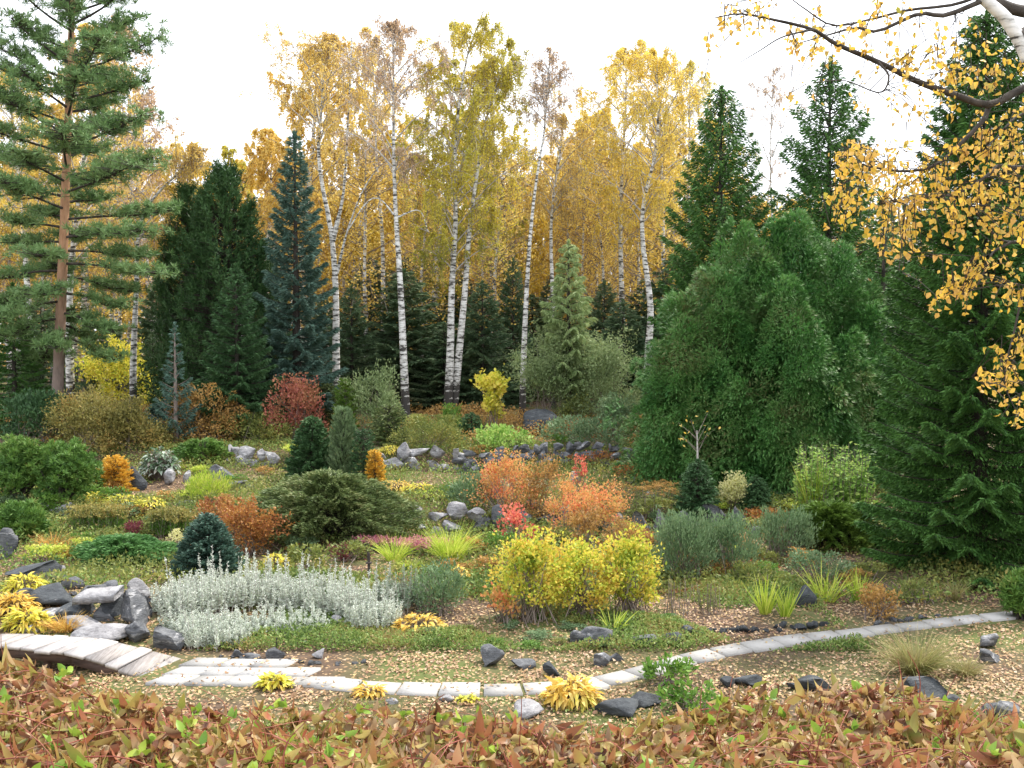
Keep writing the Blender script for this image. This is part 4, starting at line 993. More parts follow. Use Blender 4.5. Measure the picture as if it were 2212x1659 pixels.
# trio
conifer('dwarf_spruce', 668, 1048, 118, 905, 'dark green cone spruce, left of the trio', 'conifer', 'spruce_mid', 571, n=26000, nb=150, pw=.62, cl=.07, cw=.022, up=.2, hang=.1, droop=.1, ragged=.12)
conifer('column_juniper', 738, 1048, 68, 885, 'grey-green columnar juniper, middle of the trio', 'conifer', 'column_grey', 572, n=14000, nb=120, pw=.4, cl=.08, cw=.016, up=1.4, hang=-.3, droop=-.6, lift=.3)
conifer('dwarf_spruce', 783, 1048, 58, 930, 'small dark column with golden tips, right of the trio', 'conifer', 'spruce_mid', 573, n=9000, nb=100, pw=.28, cl=.05, cw=.016, up=.2, ragged=.15)
conifer('golden_cypress', 808, 1050, 44, 975, 'golden yellow conifer touching the right of the trio', 'conifer', 'larch', 574, n=5000, nb=60, pw=.45, cl=.05, cw=.022, up=.4, hang=0)
juniper(694, 1190, 425, 180, 'wide dark spreading juniper in the middle of the garden', 'juniper', 575, n=75000, nb=330, cl=.075, cw=.019, dep=.72)
for i, (px, py, w_, m_, lab) in enumerate([(850, 1062, 90, 'amber', 'golden yellow leaf carpet right of the trio'), (905, 1068, 80, 'lemon', 'yellow leaf carpet in front of the pale retaining wall'), (935, 1082, 90, 'lime_grass', 'lime green leafy patch at the right end of the yellow carpet'), (845, 985, 60, 'lemon', 'lime yellow tuft above the pale stone wall')]):
    rosette(px, py, w_, 22, lab, m_, 580 + i, n=130, L=.11, W=.045)
put('green_shrub', 1010, 1105, 80, 70, 'dark green rounded shrub left of the orange bushes', 'shrub', 'sage', 585, L=.07, W=.02, dens=.9, clumps=18, up=.6)
grass(985, 1075, 90, 45, 'soft green grass clump behind the dark rounded shrub', 'fresh_green', 586, n=300, bend=.9)
# silver plants
def silver(px, py, wpx, hpx, seed, label, mat='silver', n=90, group='silver wormwood plants'):
    return stemmy(px, py, wpx * 1.15, hpx, label, mat, seed, n=int(n * 1.5), L=.056, W=.024, per=66, name='silver_wormwood', group=group, lean=.07, dep=.75, stem='pale_twig', spire=.09, up=.5)
sl_ = 'silvery white wormwood plant within the pale band in front of the dwarf spruce'
for i, (px, py, w_, h_, n_) in enumerate([(385, 1342, 120, 92, 100), (425, 1330, 140, 105, 110), (510, 1322, 140, 98, 110), (595, 1325, 140, 92, 110), (680, 1330, 140, 92, 110), (760, 1340, 130, 92, 100), (400, 1382, 100, 62, 80), (450, 1408, 120, 66, 90), (520, 1380, 140, 50, 80), (800, 1365, 110, 72, 80), (640, 1372, 120, 46, 60), (480, 1400, 90, 50, 50)]):
    silver(px, py, w_, h_, 600 + i, sl_, n=n_)
silver(860, 1325, 100, 78, 620, 'grey-green wormwood at the right end of the silver band', 'pewter', 60, None)
# centre front
rosette(595, 1240, 70, 45, 'bright yellow hosta behind the silver plants', 'lemon', 631, n=90, L=.12, W=.05)
put('speckled_plants', 655, 1235, 110, 42, 'green and yellow speckled leaves under the spreading juniper', 'plant', 'olive_green', 632, L=.06, W=.035, dens=.7, clumps=18, cs=.5, gap=0, big=True)
put('maroon_shrub', 740, 1215, 110, 30, 'low dark red plants at the front edge of the spreading juniper', 'plant', 'maroon', 633, L=.05, W=.02, dens=.5, clumps=14, cs=.5, gap=0)
stemmy(800, 1195, 70, 30, 'pink-headed sedum right of the spreading juniper', 'sage', 634, n=50, L=.05, W=.03, per=16, head=.055, headmat='pink_head', name='sedum')
stemmy(905, 1205, 110, 32, 'faded pink sedum between the two lime grass tufts', 'sage', 635, n=80, L=.05, W=.03, per=16, head=.05, headmat='pink_head', name='sedum')
grass(972, 1222, 90, 72, 'tall lime green grass tuft in front of the low stone wall', 'lime_grass', 636, n=420, W=.014, bend=.6, splay=.5)
grass(1020, 1230, 80, 22, 'flattened lime grass beside the tall tuft', 'lime_grass', 637, n=220, bend=1.2, splay=1.2)
grass(850, 1215, 80, 50, 'thin lime grass tuft behind the rusty stake', 'lime_grass', 638, n=200, bend=.7, splay=.6)
grass(885, 1230, 90, 20, 'low lime grass mat between the grass tufts', 'lime_grass', 639, n=240, bend=1.2, splay=1.3)
grass(860, 1262, 110, 22, 'tan withered grass lying near the rusty stake', 'gold_grass', 640, n=260, bend=1.3, splay=1.3)
rosette(985, 1262, 66, 36, 'amber yellow hosta left of the big yellow bushes', 'amber', 641, n=70, L=.13, W=.055)
put('green_shrub', 945, 1335, 110, 100, 'green twiggy shrub in front of the amber hosta', 'shrub', 'sage', 642, L=.05, W=.02, dens=.7, clumps=20, up=.7)
stemmy(890, 1320, 90, 85, 'thin pale green flax stems beside the silver band', 'pewter', 643, n=60, L=.05, W=.01, per=20, lean=.12)
rosette(905, 1368, 120, 34, 'orange-yellow withering hosta below the green twiggy shrub', 'amber', 644, n=90, L=.14, W=.06)
# orange and red shrubs
kw = dict(L=.038, W=.026, dens=.42, cs=.17, gap=.22, shoots=1.8)
put('orange_shrub', 1092, 1140, 130, 140, 'orange-red airy shrub, left one of the orange group', 'shrub', 'orange', 651, clumps=34, **kw)
put('orange_shrub', 1172, 1142, 125, 132, 'amber orange airy shrub, middle of the orange group', 'shrub', 'tawny', 652, clumps=30, **kw)
put('orange_shrub', 1238, 1170, 110, 120, 'amber thin shrub between the middle and right orange shrubs', 'shrub', 'orange', 649, clumps=26, **kw)
put('orange_shrub', 1300, 1165, 130, 112, 'orange shrub with scarlet patches, right one of the orange group', 'shrub', 'orange', 653, clumps=30, **kw)
put('red_shrub', 1120, 1185, 110, 75, 'scarlet leaved shrub just above the yellow bushes', 'shrub', 'crimson', 654, L=.06, W=.04, dens=.38, clumps=20, cs=.2)
put('red_shrub', 1255, 1100, 36, 120, 'thin scarlet shrub spire behind the orange group', 'shrub', 'crimson', 655, L=.045, W=.025, dens=.25, clumps=16, cs=.22)
put('orange_shrub', 1270, 1215, 80, 110, 'tan-orange thin shrub between the two yellow bushes', 'shrub', 'tawny', 656, L=.05, W=.03, dens=.5, clumps=18, cs=.2)
put('red_shrub', 1060, 1100, 60, 100, 'vermilion tips of a thin shrub left of the orange group', 'shrub', 'red_orange', 657, L=.05, W=.03, dens=.4, clumps=14, cs=.22)
stemmy(1400, 1125, 150, 75, 'airy brownish perennials with orange leaf tips right of the orange group', 'olive_green', 658, n=110, L=.05, W=.02, per=26, head=.03, headmat='tawny')
put('tawny_weeds', 1345, 1195, 110, 60, 'brown twiggy plants behind the right yellow bush', 'plant', 'tawny', 659, L=.04, W=.02, dens=.5, clumps=18)
stemmy(1425, 1052, 120, 20, 'pale blue-green edging plants under the thuja', 'pewter', 660, n=80, L=.06, W=.02, per=16, lean=.2)
# yellow bushes
kw = dict(L=.042, W=.030, dens=.85, cs=.17, gap=.20, big=True, maxn=12000, shoots=1.6)
put('yellow_dogwood', 1140, 1352, 150, 172, 'large yellow-green bush, left of the bright yellow group', 'shrub', 'dogwood', 671, clumps=44, **kw)
put('yellow_dogwood', 1255, 1345, 175, 158, 'yellow bush with amber leaves, middle of the bright yellow group', 'shrub', 'dogwood', 672, clumps=44, **kw)
put('yellow_dogwood', 1362, 1335, 118, 165, 'tall yellow bush, right of the bright yellow group', 'shrub', 'dogwood', 673, clumps=40, **kw)
put('rust_shrub', 1085, 1355, 100, 70, 'orange-brown leaves at the foot of the left yellow bush', 'shrub', 'orange', 674, L=.06, W=.04, dens=.4, clumps=16)
grass(1325, 1368, 60, 45, 'sparse yellow blades at the foot of the yellow bushes', 'lime_grass', 675, n=30, W=.02, bend=.5)
# right middle
conifer('dwarf_spruce', 1512, 1140, 112, 1000, 'small dark spruce in front of the thuja, left of two', 'conifer', 'spruce_mid', 681, n=16000, nb=100, pw=.7, cl=.08, cw=.018)
conifer('dwarf_spruce', 1638, 1115, 80, 1035, 'small dark spruce right of the cream shrub', 'conifer', 'spruce_mid', 682, n=10000, nb=80, pw=.7, cl=.08, cw=.018)
put('cream_shrub', 1583, 1118, 62, 80, 'cream and yellow variegated shrub between two small spruces', 'shrub', 'cream', 683, L=.04, W=.025, dens=.8, clumps=16)
def bare_tree():
    r = rg(684); p = gy(1508, 21.5)
    t = thing('bare_sapling', 'nearly leafless sapling standing behind the small dark spruce', 'tree', p)
    mk('trunk', [tube([(0, 0, 0), (0.01, 0, .9), (-.01, 0, 1.5)], [.028, .022, .01], 8)], M['pale_twig'], t)
    a = r.uniform(0, 6.28, 9); l = r.uniform(.3, .6, 9); z = r.uniform(1.0, 1.45, 9); P0 = np.stack([0 * a, 0 * a, z], 1); P1 = P0 + np.stack([np.cos(a) * l, np.sin(a) * l, l * .8], 1)
    mk('branches', [sticks(P0, P1, .008, .003)], M['brown_twig'], t)
    k = 24; q = P1[r.integers(0, 9, k)] + r.normal(size=(k, 3)) * .06; D = unit(rdir(r, k) - A(0, 0, .8)); mk('leaves', [sheets(q, D, perp(D, r), .08, .05)], M['amber'], t)
bare_tree()
stemmy(1815, 1118, 170, 158, 'tall light green leafy stems between the thuja and the huge spruce', 'tall_green', 685, n=190, L=.13, W=.055, per=22, up=.3, lean=.04, big=True)
grass(1758, 1112, 60, 76, 'yellowish tall grass left of the light green leafy stems', 'lime_grass', 686, n=140, W=.014, bend=.25, splay=.2)
juniper(1815, 1196, 220, 118, 'spreading lime green juniper in front of the leafy stems', 'juniper_lime', 687, n=40000, nb=190, cl=.08, cw=.02)
put('rust_groundcover', 1655, 1142, 130, 28, 'rust-orange low leaves behind the blue-green bushes', 'plant', 'rust', 688, L=.06, W=.03, dens=.9, clumps=24, cs=.5, gap=0)
kw = dict(L=.055, W=.014, dens=.9, up=.9, rnd=.6, clumps=36, cs=.22, gap=.05)
put('sage_bush', 1480, 1262, 150, 130, 'blue-green feathery bush touching the yellow bushes', 'shrub', 'sage', 691, **kw)
put('sage_bush', 1585, 1258, 140, 120, 'blue-green feathery bush with a red leaf, middle of three', 'shrub', 'sage', 692, **kw)
put('sage_bush', 1705, 1215, 130, 95, 'smaller blue-green feathery bush before the lime juniper', 'shrub', 'sage', 693, **kw)
put('olive_weeds', 1630, 1275, 110, 45, 'yellowish green weeds in front of the blue-green bushes', 'plant', 'olive_green', 694, L=.05, W=.02, dens=.6, clumps=20, cs=.4, gap=0)
put('olive_weeds', 1780, 1262, 190, 50, 'greyish weeds below the lime juniper', 'plant', 'sage', 695, L=.05, W=.02, dens=.6, clumps=28, cs=.4, gap=0)
stemmy(1530, 1330, 60, 70, 'tall brown-tipped weed stems right of the yellow bushes', 'olive_green', 696, n=26, L=.05, W=.015, per=16, lean=.1)
stemmy(1462, 1335, 60, 90, 'dry upright stems at the right foot of the yellow bushes', 'olive', 697, n=22, L=.04, W=.012, per=8, lean=.08)
grass(1655, 1330, 60, 58, 'yellow-green iris blades left of the dark stump', 'lime_grass', 701, n=70, W=.022, bend=.25, splay=.35, name='iris', cat='plant')
grass(1700, 1335, 60, 50, 'iris blades just in front of the dark stump', 'lime_grass', 702, n=60, W=.022, bend=.25, splay=.35, name='iris', cat='plant')
grass(1790, 1305, 80, 66, 'arching iris blades right of the dark stump', 'lime_grass', 703, n=80, W=.020, bend=.6, splay=.5, name='iris', cat='plant')
grass(1858, 1300, 66, 52, 'yellow iris blades left of the bronze shrub', 'lime_grass', 704, n=60, W=.020, bend=.3, splay=.35, name='iris', cat='plant')
rock(1738, 1312, 46, 46, 'rock_dark', 'dark stump-like boulder among the iris blades', 705, name='boulder')
put('bronze_shrub', 1905, 1345, 95, 62, 'bronze-yellow shrub beside the path at the right', 'shrub', 'tawny', 706, L=.04, W=.025, dens=.6, clumps=22, cs=.24)
put('olive_weeds', 1990, 1312, 120, 36, 'green weeds under the skirt of the huge spruce', 'plant', 'olive_green', 707, L=.05, W=.02, dens=.6, clumps=20, cs=.4, gap=0)
grass(2065, 1300, 40, 40, 'tuft of dry grass near the right end of the path', 'straw', 708, n=90)
mugo(2225, 1345, 100, 110, 'bright green pine twig mass at the right edge', 709, 'mugo', 160)
# front right
grass(1985, 1462, 120, 82, 'big straw-green grass tuft on the leafy lawn at the right', 'straw', 711, n=700, W=.010, bend=.9, splay=.75)
grass(2090, 1465, 70, 40, 'smaller straw-green grass tuft right of the big one', 'straw', 712, n=300, W=.009, bend=.9, splay=.8)
grass(2140, 1600, 110, 62, 'dry grass tuft among the creepers at the right', 'straw', 713, n=320, W=.008, bend=.9, splay=.8)
rosette(1236, 1530, 130, 58, 'bright golden hosta beside the slab path in front', 'amber', 714, n=120, L=.17, W=.075, droop=.7)
rosette(588, 1492, 80, 30, 'lemon yellow hosta against the left slabs', 'lemon', 715, n=60, L=.14, W=.07)
rosette(795, 1508, 80, 22, 'small yellow hosta in front of the slabs', 'amber', 716, n=50, L=.12, W=.05)
rosette(1010, 1522, 60, 14, 'flat yellow-green rosette between the pale stones', 'lemon', 717, n=30, L=.09, W=.045)
kw = dict(L=.055, W=.028, dens=.8, cs=.30, gap=0, big=True)
put('green_herb', 1450, 1490, 130, 44, 'fresh green leafy herb reaching over the path edge', 'plant', 'fresh_green', 718, clumps=20, **kw)
put('green_herb', 1500, 1545, 140, 44, 'fresh green leafy herb just above the creeper', 'plant', 'fresh_green', 719, clumps=20, **kw)
# left hostas
rosette(45, 1292, 95, 50, 'lemon yellow hosta by the round dark rocks', 'lemon', 721, n=110, L=.16, W=.06)
rosette(20, 1338, 110, 55, 'golden hosta at the left edge above the boardwalk', 'amber', 722, n=120, L=.17, W=.07)
rosette(50, 1370, 110, 50, 'lime yellow hosta touching the boardwalk', 'lemon', 723, n=120, L=.17, W=.07)
grass(135, 1372, 90, 40, 'golden green grass tuft on the boardwalk edge', 'gold_grass', 724, n=240, W=.012, bend=.8, splay=.8)

# ------------------------------------------------------------------ named rocks
R_ = [(2, 1208, 56, 52, 'rock_mid', 'grey boulder cut by the left edge above the rockery'),
 (62, 1262, 110, 44, 'rock_dark', 'angular dark grey boulder beside the white stone'), (112, 1250, 44, 34, 'rock_pale', 'white-topped stone right of the angular dark boulder'),
 (120, 1262, 44, 18, 'rock_dark', 'dark stone directly below the white-topped stone'), (55, 1306, 50, 26, 'rock_dark', 'small rounded dark rock right of the lemon hosta'),
 (118, 1308, 88, 34, 'rock_dark', 'smooth humped dark rock in the rockery'), (150, 1342, 100, 38, 'rock_dark', 'broad dark rock left of the stone bench end'),
 (95, 1352, 66, 30, 'rock_mid', 'squat grey rock between the golden hosta and the broad dark rock'), (190, 1392, 120, 34, 'rock_pale', 'broad pale rock behind the middle of the boardwalk'),
 (170, 1365, 90, 26, 'rock_pale', 'flat pale rock above the boardwalk rock'), (68, 1372, 36, 24, 'rock_pale', 'white stone between hosta and grass tuft by the boardwalk'),
 (222, 1345, 44, 32, 'rock_mid', 'wedge-shaped rock with a white top under the bench'), (285, 1352, 90, 62, 'rock_mid', 'big blue-grey rock left of the silver plants'),
 (350, 1408, 92, 56, 'rock_mid', 'streaked blue-grey boulder in front of the silver plants'), (300, 1388, 60, 40, 'rock_mid', 'grey rock beside the streaked boulder'),
 (292, 1300, 56, 38, 'rock_pale', 'rough pale rock at the right end of the stone bench'), (150, 1272, 46, 26, 'rock_mid', 'mottled rock above the humped dark rock'),
 (190, 1285, 50, 24, 'rock_mid', 'purple-grey rock above the stone bench, left'), (230, 1280, 46, 22, 'rock_mid', 'purple-grey rock above the stone bench, right'),
 (95, 1195, 40, 20, 'rock_pale', 'pale stone below the mountain pine'), (132, 1120, 44, 30, 'rock_pale', 'white rock at the foot of the bushy mountain pine'), (118, 1100, 60, 14, 'rock_pale', 'flat pale ledge beside the mountain pine stem'),
 (1060, 1442, 74, 40, 'rock_mid', 'pointed two-toned boulder on the leafy bed near the path'), (1130, 1446, 44, 20, 'rock_mid', 'low grey stone right of the pointed boulder'),
 (1192, 1462, 34, 24, 'rock_dark', 'dark mossy stone close to the path'), (1300, 1442, 38, 22, 'rock_mid', 'rounded blue-grey stone left of the path bend'), (1334, 1430, 34, 16, 'rock_mid', 'flat layered stone near the path bend'),
 (1388, 1528, 70, 24, 'rock_dark', 'flat dark stone right of the golden hosta'), (1340, 1548, 100, 22, 'rock_dark', 'low dark slab at the creeper edge'), (1132, 1548, 66, 26, 'rock_pale', 'white rough stone at the creeper edge'),
 (962, 1518, 30, 14, 'rock_pale', 'small white stone below the slab path'), (850, 1522, 30, 12, 'rock_pale', 'little white stone beside the small yellow hosta'),
 (1622, 1484, 60, 24, 'rock_dark', 'dark stone with a pale top on the lawn'), (1575, 1488, 34, 18, 'rock_dark', 'small dark stone left of the pale-topped one'),
 (1720, 1492, 40, 18, 'rock_dark', 'small dark stone in the middle of the lawn edge'), (1775, 1500, 68, 34, 'rock_dark', 'angular dark rock on the lawn edge'),
 (1990, 1512, 100, 38, 'rock_dark', 'broad rounded black rock below the big grass tuft'), (2055, 1520, 36, 18, 'rock_mid', 'grey stone beside the broad black rock'),
 (2140, 1402, 44, 26, 'rock_mid', 'upper grey stone of the pair at the right lawn'), (2138, 1432, 56, 22, 'rock_mid', 'lower grey stone of the pair at the right lawn'),
 (2190, 1560, 60, 34, 'rock_mid', 'grey rock at the right edge above the creeper'), (2150, 1545, 60, 20, 'rock_mid', 'flat grey rock left of the right edge rock'),
 (1240, 1392, 34, 30, 'rock_mid', 'left end stone of the bed edging'), (1290, 1400, 80, 30, 'rock_mid', 'long grey stone in the bed edging'), (1400, 1396, 50, 28, 'rock_mid', 'pale-topped stone in the bed edging'), (1448, 1392, 50, 26, 'rock_dark', 'dark humped stone in the bed edging'), (1484, 1382, 34, 24, 'rock_dark', 'dark stone ending the big edging stones'),
 (1515, 1158, 34, 22, 'rock_pale', 'pale round stone below the small dark spruce'), (1560, 1158, 28, 16, 'rock_mid', 'grey stone next to the pale round stone'), (1632, 1160, 26, 18, 'rock_mid', 'blue-grey stone before the rust-orange leaves'),
 (1380, 1000, 36, 26, 'rock_mid', 'sloping boulder at the end of the grey wall by the thuja'), (1240, 1042, 26, 18, 'rock_pale', 'pale stone under the long grey wall'), (1062, 1130, 36, 26, 'rock_pale', 'pinkish white stone left of the scarlet shrub'), (1150, 1100, 30, 16, 'rock_mid', 'grey stone showing through the orange group'), (1405, 1078, 26, 14, 'rock_pale', 'white stone among the airy perennials'),
 (598, 1425, 40, 24, 'rock_mid', 'wedge of grey stone behind the slabs'), (508, 1420, 34, 12, 'rock_mid', 'flat blue-grey stone by the silver plants'), (540, 1424, 44, 12, 'rock_mid', 'second flat blue-grey stone by the silver plants, nearer the slabs'), (690, 1424, 26, 18, 'rock_pale', 'little white stone at the right end of the silver band'), (725, 1350, 30, 20, 'rock_pale', 'pale stone inside the silver band')]
for i, q in enumerate(R_): rock(*q, 800 + i)
r = rg(901)
def rocks_row(pts, n, smin, smax, mat, label, group):
    src = []
    P = spline([G(*p) for p in pts], 60)
    for i in range(n):
        j = int((i + r.uniform(.2, .8)) / n * 59); p = P[j] + A(r.normal() * .03, r.normal() * .04, 0); s = r.uniform(smin, smax)
        if len(src) < 5:
            V, Fc = rock_geo(r, 1, r.uniform(.6, .9), r.uniform(.5, .75), 9, .12); o = mk('rock', [(V, Fc)], M[mat]); src.append(o)
        else: o = src[i % 5].copy(); COL.objects.link(o)
        o.location = (p[0], p[1], float(tz(p[0], p[1])) + s * .15); o.rotation_euler = (0, 0, r.uniform(0, 6)); o.scale = (s, s, s)
        tag(o, label, 'rock', group)
rocks_row([(1505, 1370), (1600, 1364), (1700, 1360), (1800, 1356)], 22, .05, .10, 'rock_dark', 'small dark stone in the thin row edging the right bed', 'row of small dark edging stones')
rocks_row([(1880, 1352), (1960, 1342), (2040, 1330)], 12, .04, .08, 'rock_mid', 'small grey stone scattered between bronze shrub and path', 'small stones near the bronze shrub')
rocks_row([(470, 1420), (640, 1432), (800, 1435)], 14, .03, .07, 'rock_mid', 'pebble-like stone strewn above the slab path', 'little stones above the slab path')
rocks_row([(300, 1245), (340, 1238), (385, 1245)], 8, .06, .11, 'rock_mid', 'small stone in the short row below the carpet juniper', 'short row of stones left of the dwarf spruce')
rocks_row([(500, 1262), (540, 1248), (600, 1238), (700, 1240)], 12, .06, .11, 'rock_mid', 'small stone edging the bed behind the silver plants', 'stones edging the bed behind the silver plants')
rocks_row([(130, 1285), (200, 1302), (260, 1290), (330, 1300)], 12, .06, .12, 'rock_mid', 'loose stone heaped around the stone bench', 'loose stones heaped round the bench')
rocks_row([(870, 1070), (930, 1062), (1000, 1060)], 8, .06, .12, 'rock_mid', 'flat stone in the terrace right of the yellow carpet', 'stones in the upper terrace')
rocks_row([(380, 1088), (440, 1086)], 6, .06, .11, 'rock_pale', 'pale flat stone under the lime bush', 'pale stones under the lime bush')

def bench():
    r = rg(911); p = G(212, 1335)
    t = thing('stone_bench', 'low bench of one long grey stone slab over dark rocks in the rockery', 'bench', p)
    w_ = .62
    top = np.array([(-.30, -.10, .28), (.27, -.14, .335), (.30, .16, .40), (-.24, .20, .34)])
    V = []; n = 10
    for lay, dz in ((0, 0), (1, -.09)):
        for i in range(n + 1):
            f = i / n; a = top[0] * (1 - f) + top[1] * f; b = top[3] * (1 - f) + top[2] * f
            for g_ in (0, .5, 1):
                q = a * (1 - g_) + b * g_ + A(0, 0, dz) + r.normal(size=3) * A(.004, .008, .004); V.append(q)
    m = 3 * (n + 1); Q = []
    for i in range(n):
        for j in range(2):
            a = i * 3 + j; Q.append((a, a + 3, a + 4, a + 1)); Q.append((m + a, m + a + 1, m + a + 4, m + a + 3))
        Q.append((i * 3, m + i * 3, m + i * 3 + 3, i * 3 + 3)); Q.append((i * 3 + 2, i * 3 + 5, m + i * 3 + 5, m + i * 3 + 2))
    for e in (0, n * 3):
        for j in range(2): Q.append((e + j, e + j + 1, m + e + j + 1, m + e + j))
    mk('seat', [(np.array(V) * A(1.0, 1, 1), np.array(Q))], M['rock_pale'], t)
    for sx, s in ((-.2, .10), (.2, .12)):
        V, Fc = rock_geo(r, s * 1.3, .14, .15, 7); mk('leg', [(V + A(sx, .05, .10), Fc)], M['rock_dark'], t)
bench()
# rusty water stake and thin marker
def stake(px, py, hpx, label, seed, tap=True):
    p = G(px, py); h = hpx * p[1] / F
    t = thing('stake', label, 'stake', p)
    mk('post', [tube([(0, 0, -.05), (0, 0, h)], [.022 if tap else .008] * 2, 8), tube([(0, 0, h), (0, 0, h + .003)], [.022 if tap else .008, .001], 8)], M['rusty'], t)
    if tap:
        mk('collar', [tube([(0, 0, h * .60), (0, 0, h * .60 + .02)], [.05, .05], 10), tube([(0, 0, h * .60 + .02), (0, 0, h * .6 + .022)], [.05, .001], 10)], M['rusty'], t)
        mk('handle', [tube([(-.012, -.012, h * .78), (-.012, -.012, h * 1.06)], [.015, .015], 6)], M['rusty'], t)
stake(797, 1252, 58, 'dark rusty stake with a collar behind the silver plants', 1)
stake(598, 1408, 30, 'thin dark rod stuck among the silver plants', 2, False)
stake(252, 1180, 28, 'short thin dark rod standing in the carpet juniper', 3, False)

# ------------------------------------------------------------------ ground cover as stuff
def onpath(x, y):
    d = np.min((x[:, None] - cl[::8, 0]) ** 2 + (y[:, None] - cl[::8, 1]) ** 2, 1) < .24 ** 2
    return d | ((x > -4.25) & (x < -1.9) & (y > 11.95) & (y < 13.0))
r = rg(921); n = 110000
yy = np.exp(r.uniform(math.log(8.5), math.log(27), n)); xx = r.uniform(-.56, .56, n) * yy
keep = (~onpath(xx, yy)) | (r.random(n) < .12)
dn = np.array([mnoise.fractal(Vector((a * .9, b * .9, 3)), 1.0, 2.0, 3) for a, b in zip(xx, yy)]); dn = np.clip(.5 + dn * .9, 0, 1)
keep &= r.random(n) < .16 + 1.0 * dn ** 1.6
xx, yy = xx[keep], yy[keep]; n = len(xx)
P = np.stack([xx, yy, tz(xx, yy) + r.uniform(.006, .035, n) + np.where(onpath(xx, yy), .03, 0)], 1)
D = unit(rdir(r, n) * A(1, 1, .35)); S = unit(np.cross(D, A(0, 0, 1)) + .25 * r.normal(size=(n, 3)))
tag(mk('fallen_leaves', [sheets(P, D, S, .052 * r.uniform(.45, 1.35, n), .038, .35)], M['litter']), 'fallen tan and yellow birch leaves strewn over the beds and lawn', 'fallen leaves', kind='stuff')
def scatter(name, n, x0, x1, y0, y1, mat, h, W, label, seed, thr=.4, f=1.3, cat='ground cover', ph=0, bend=.8):
    r = rg(seed); x = r.uniform(x0, x1, n); y = np.exp(r.uniform(math.log(y0), math.log(y1), n))
    q = .5 + .25 * np.sin(x * f + ph + 1.5 * np.sin(y * f * .8)) + .25 * np.sin(y * f * 1.3 + ph * 2 + np.sin(x * f * 1.6))
    k = (~onpath(x, y)) & (r.random(n) < np.clip((q - thr) * 4, 0, 1)); x, y = x[k], y[k]; n = len(x)
    P = np.stack([x, y, tz(x, y)], 1); D = unit(rdir(r, n) * A(.8, .8, .2) + A(0, 0, .9))
    tag(mk(name, [blades(P, D, h * r.uniform(.5, 1.3, n), W, bend, r, 3)], M[mat]), label, cat, kind='stuff')
scatter('lawn_grass', 60000, -2, 8, 8.4, 13.6, 'grass_short', .05, .008, 'short thin olive lawn grass showing through the fallen leaves', 922, .25, 1.1, 'grass')
def leafy(name, n, x0, x1, y0, y1, mat, L, hmax, label, seed, thr=.45, f=1.2, ph=0.):
    r = rg(seed); x = r.uniform(x0, x1, n); y = np.exp(r.uniform(math.log(y0), math.log(y1), n))
    q = .5 + .25 * np.sin(x * f + ph + 1.5 * np.sin(y * f * .8)) + .25 * np.sin(y * f * 1.3 + ph * 2 + np.sin(x * f * 1.6))
    k = (~onpath(x, y)) & (r.random(n) < np.clip((q - thr) * 5, 0, 1)); x, y, q = x[k], y[k], q[k]; n = len(x)
    P = np.stack([x, y, tz(x, y) + hmax * np.clip((q - thr) * 3, .1, 1) * r.random(n)], 1); D = unit(rdir(r, n) + A(0, 0, .5))
    tag(mk(name, [sheets(P, D, perp(D, r), L * r.uniform(.6, 1.3, n), L * .5, .2)], M[mat]), label, 'ground cover', kind='stuff')
leafy('green_groundcover', 90000, -4.5, 4.5, 13.0, 16.5, 'low_green', .045, .14, 'low green creeping plants between the silver band and the path bed', 923, .33, 1.6)
leafy('olive_groundcover', 120000, -12, 9, 15.5, 30, 'olive_green', .07, .22, 'olive and yellowish low plants filling the upper beds', 924, .30, .9, 1.0)
leafy('green_undergrowth', 110000, -14, 12, 15, 33, 'low_green', .07, .24, 'green low plants filling gaps between the shrubs', 925, .36, .8, 3.0)
leafy('wood_edge_undergrowth', 70000, -18, 10, 27.5, 36, 'tawny', .08, .45, 'tawny undergrowth along the foot of the birch wood', 926, .35, .7, 2.0)
def fillers():
    # individual small perennials that fill the beds, copied from a few kinds
    r = rg(970); src = {}
    K = {'olive': ('olive_green', 'small olive-green perennial filling the middle beds'), 'tan': ('tawny', 'small tawny faded perennial filling the middle beds'),
         'green': ('fresh_green', 'small fresh green perennial filling the middle beds'), 'sage': ('sage', 'small grey-green perennial filling the middle beds'), 'lime': ('lime_grass', 'small yellow-green perennial filling the middle beds')}
    for k, (m, l) in K.items():
        fol, st = shrub_geo(r, .55, .42, .055, .024, dens=.75, clumps=11, gap=0, up=.5)
        src[k] = (fol, st, m, l, None)
    for i in range(300):
        if i < 225: py, px = 950 + 310 * r.random(), r.uniform(-20, 1900)
        elif i < 262: py, px = r.uniform(1335, 1400), r.uniform(840, 1460)
        else: break
        if 985 < py < 1030 and 830 < px < 1380: continue
        if py > 1180 and 1500 < px and r.random() < .4: continue
        if 860 < px < 1050 and 1060 < py < 1160: continue
        if py > 1215 and px < 860 and py < 1345: continue
        if 520 < px < 890 and 1040 < py < 1190: continue
        p = G(px, py); k = list(K)[r.choice(5, p=[.34, .2, .2, .16, .10])] if i < 225 else ('olive', 'sage', 'green')[i % 3]
        fol, st, m, l, t = src[k]; s = r.uniform(.7, 1.3) if i < 225 else r.uniform(.35, .65)
        if t is None:
            t = thing('perennial', l, 'plant', p, 0, l.replace('small ', '').replace('perennial', 'perennials'))
            mk('foliage', [fol], M[m], t); mk('stems', st, M['brown_twig'], t); src[k] = (fol, st, m, l, t); t.scale = (s, s, s * .5)
        else: dup(t, p, r.uniform(0, 6.28), l, t['group'], s, s * (r.uniform(.3, .6) if i < 225 else r.uniform(.2, .4)))
fillers()
leafy('rust_groundcover', 22000, -1, 6, 15.5, 20, 'rust', .05, .10, 'rust coloured low leaves around the yellow bushes', 927, .55, 1.3, 4.0)
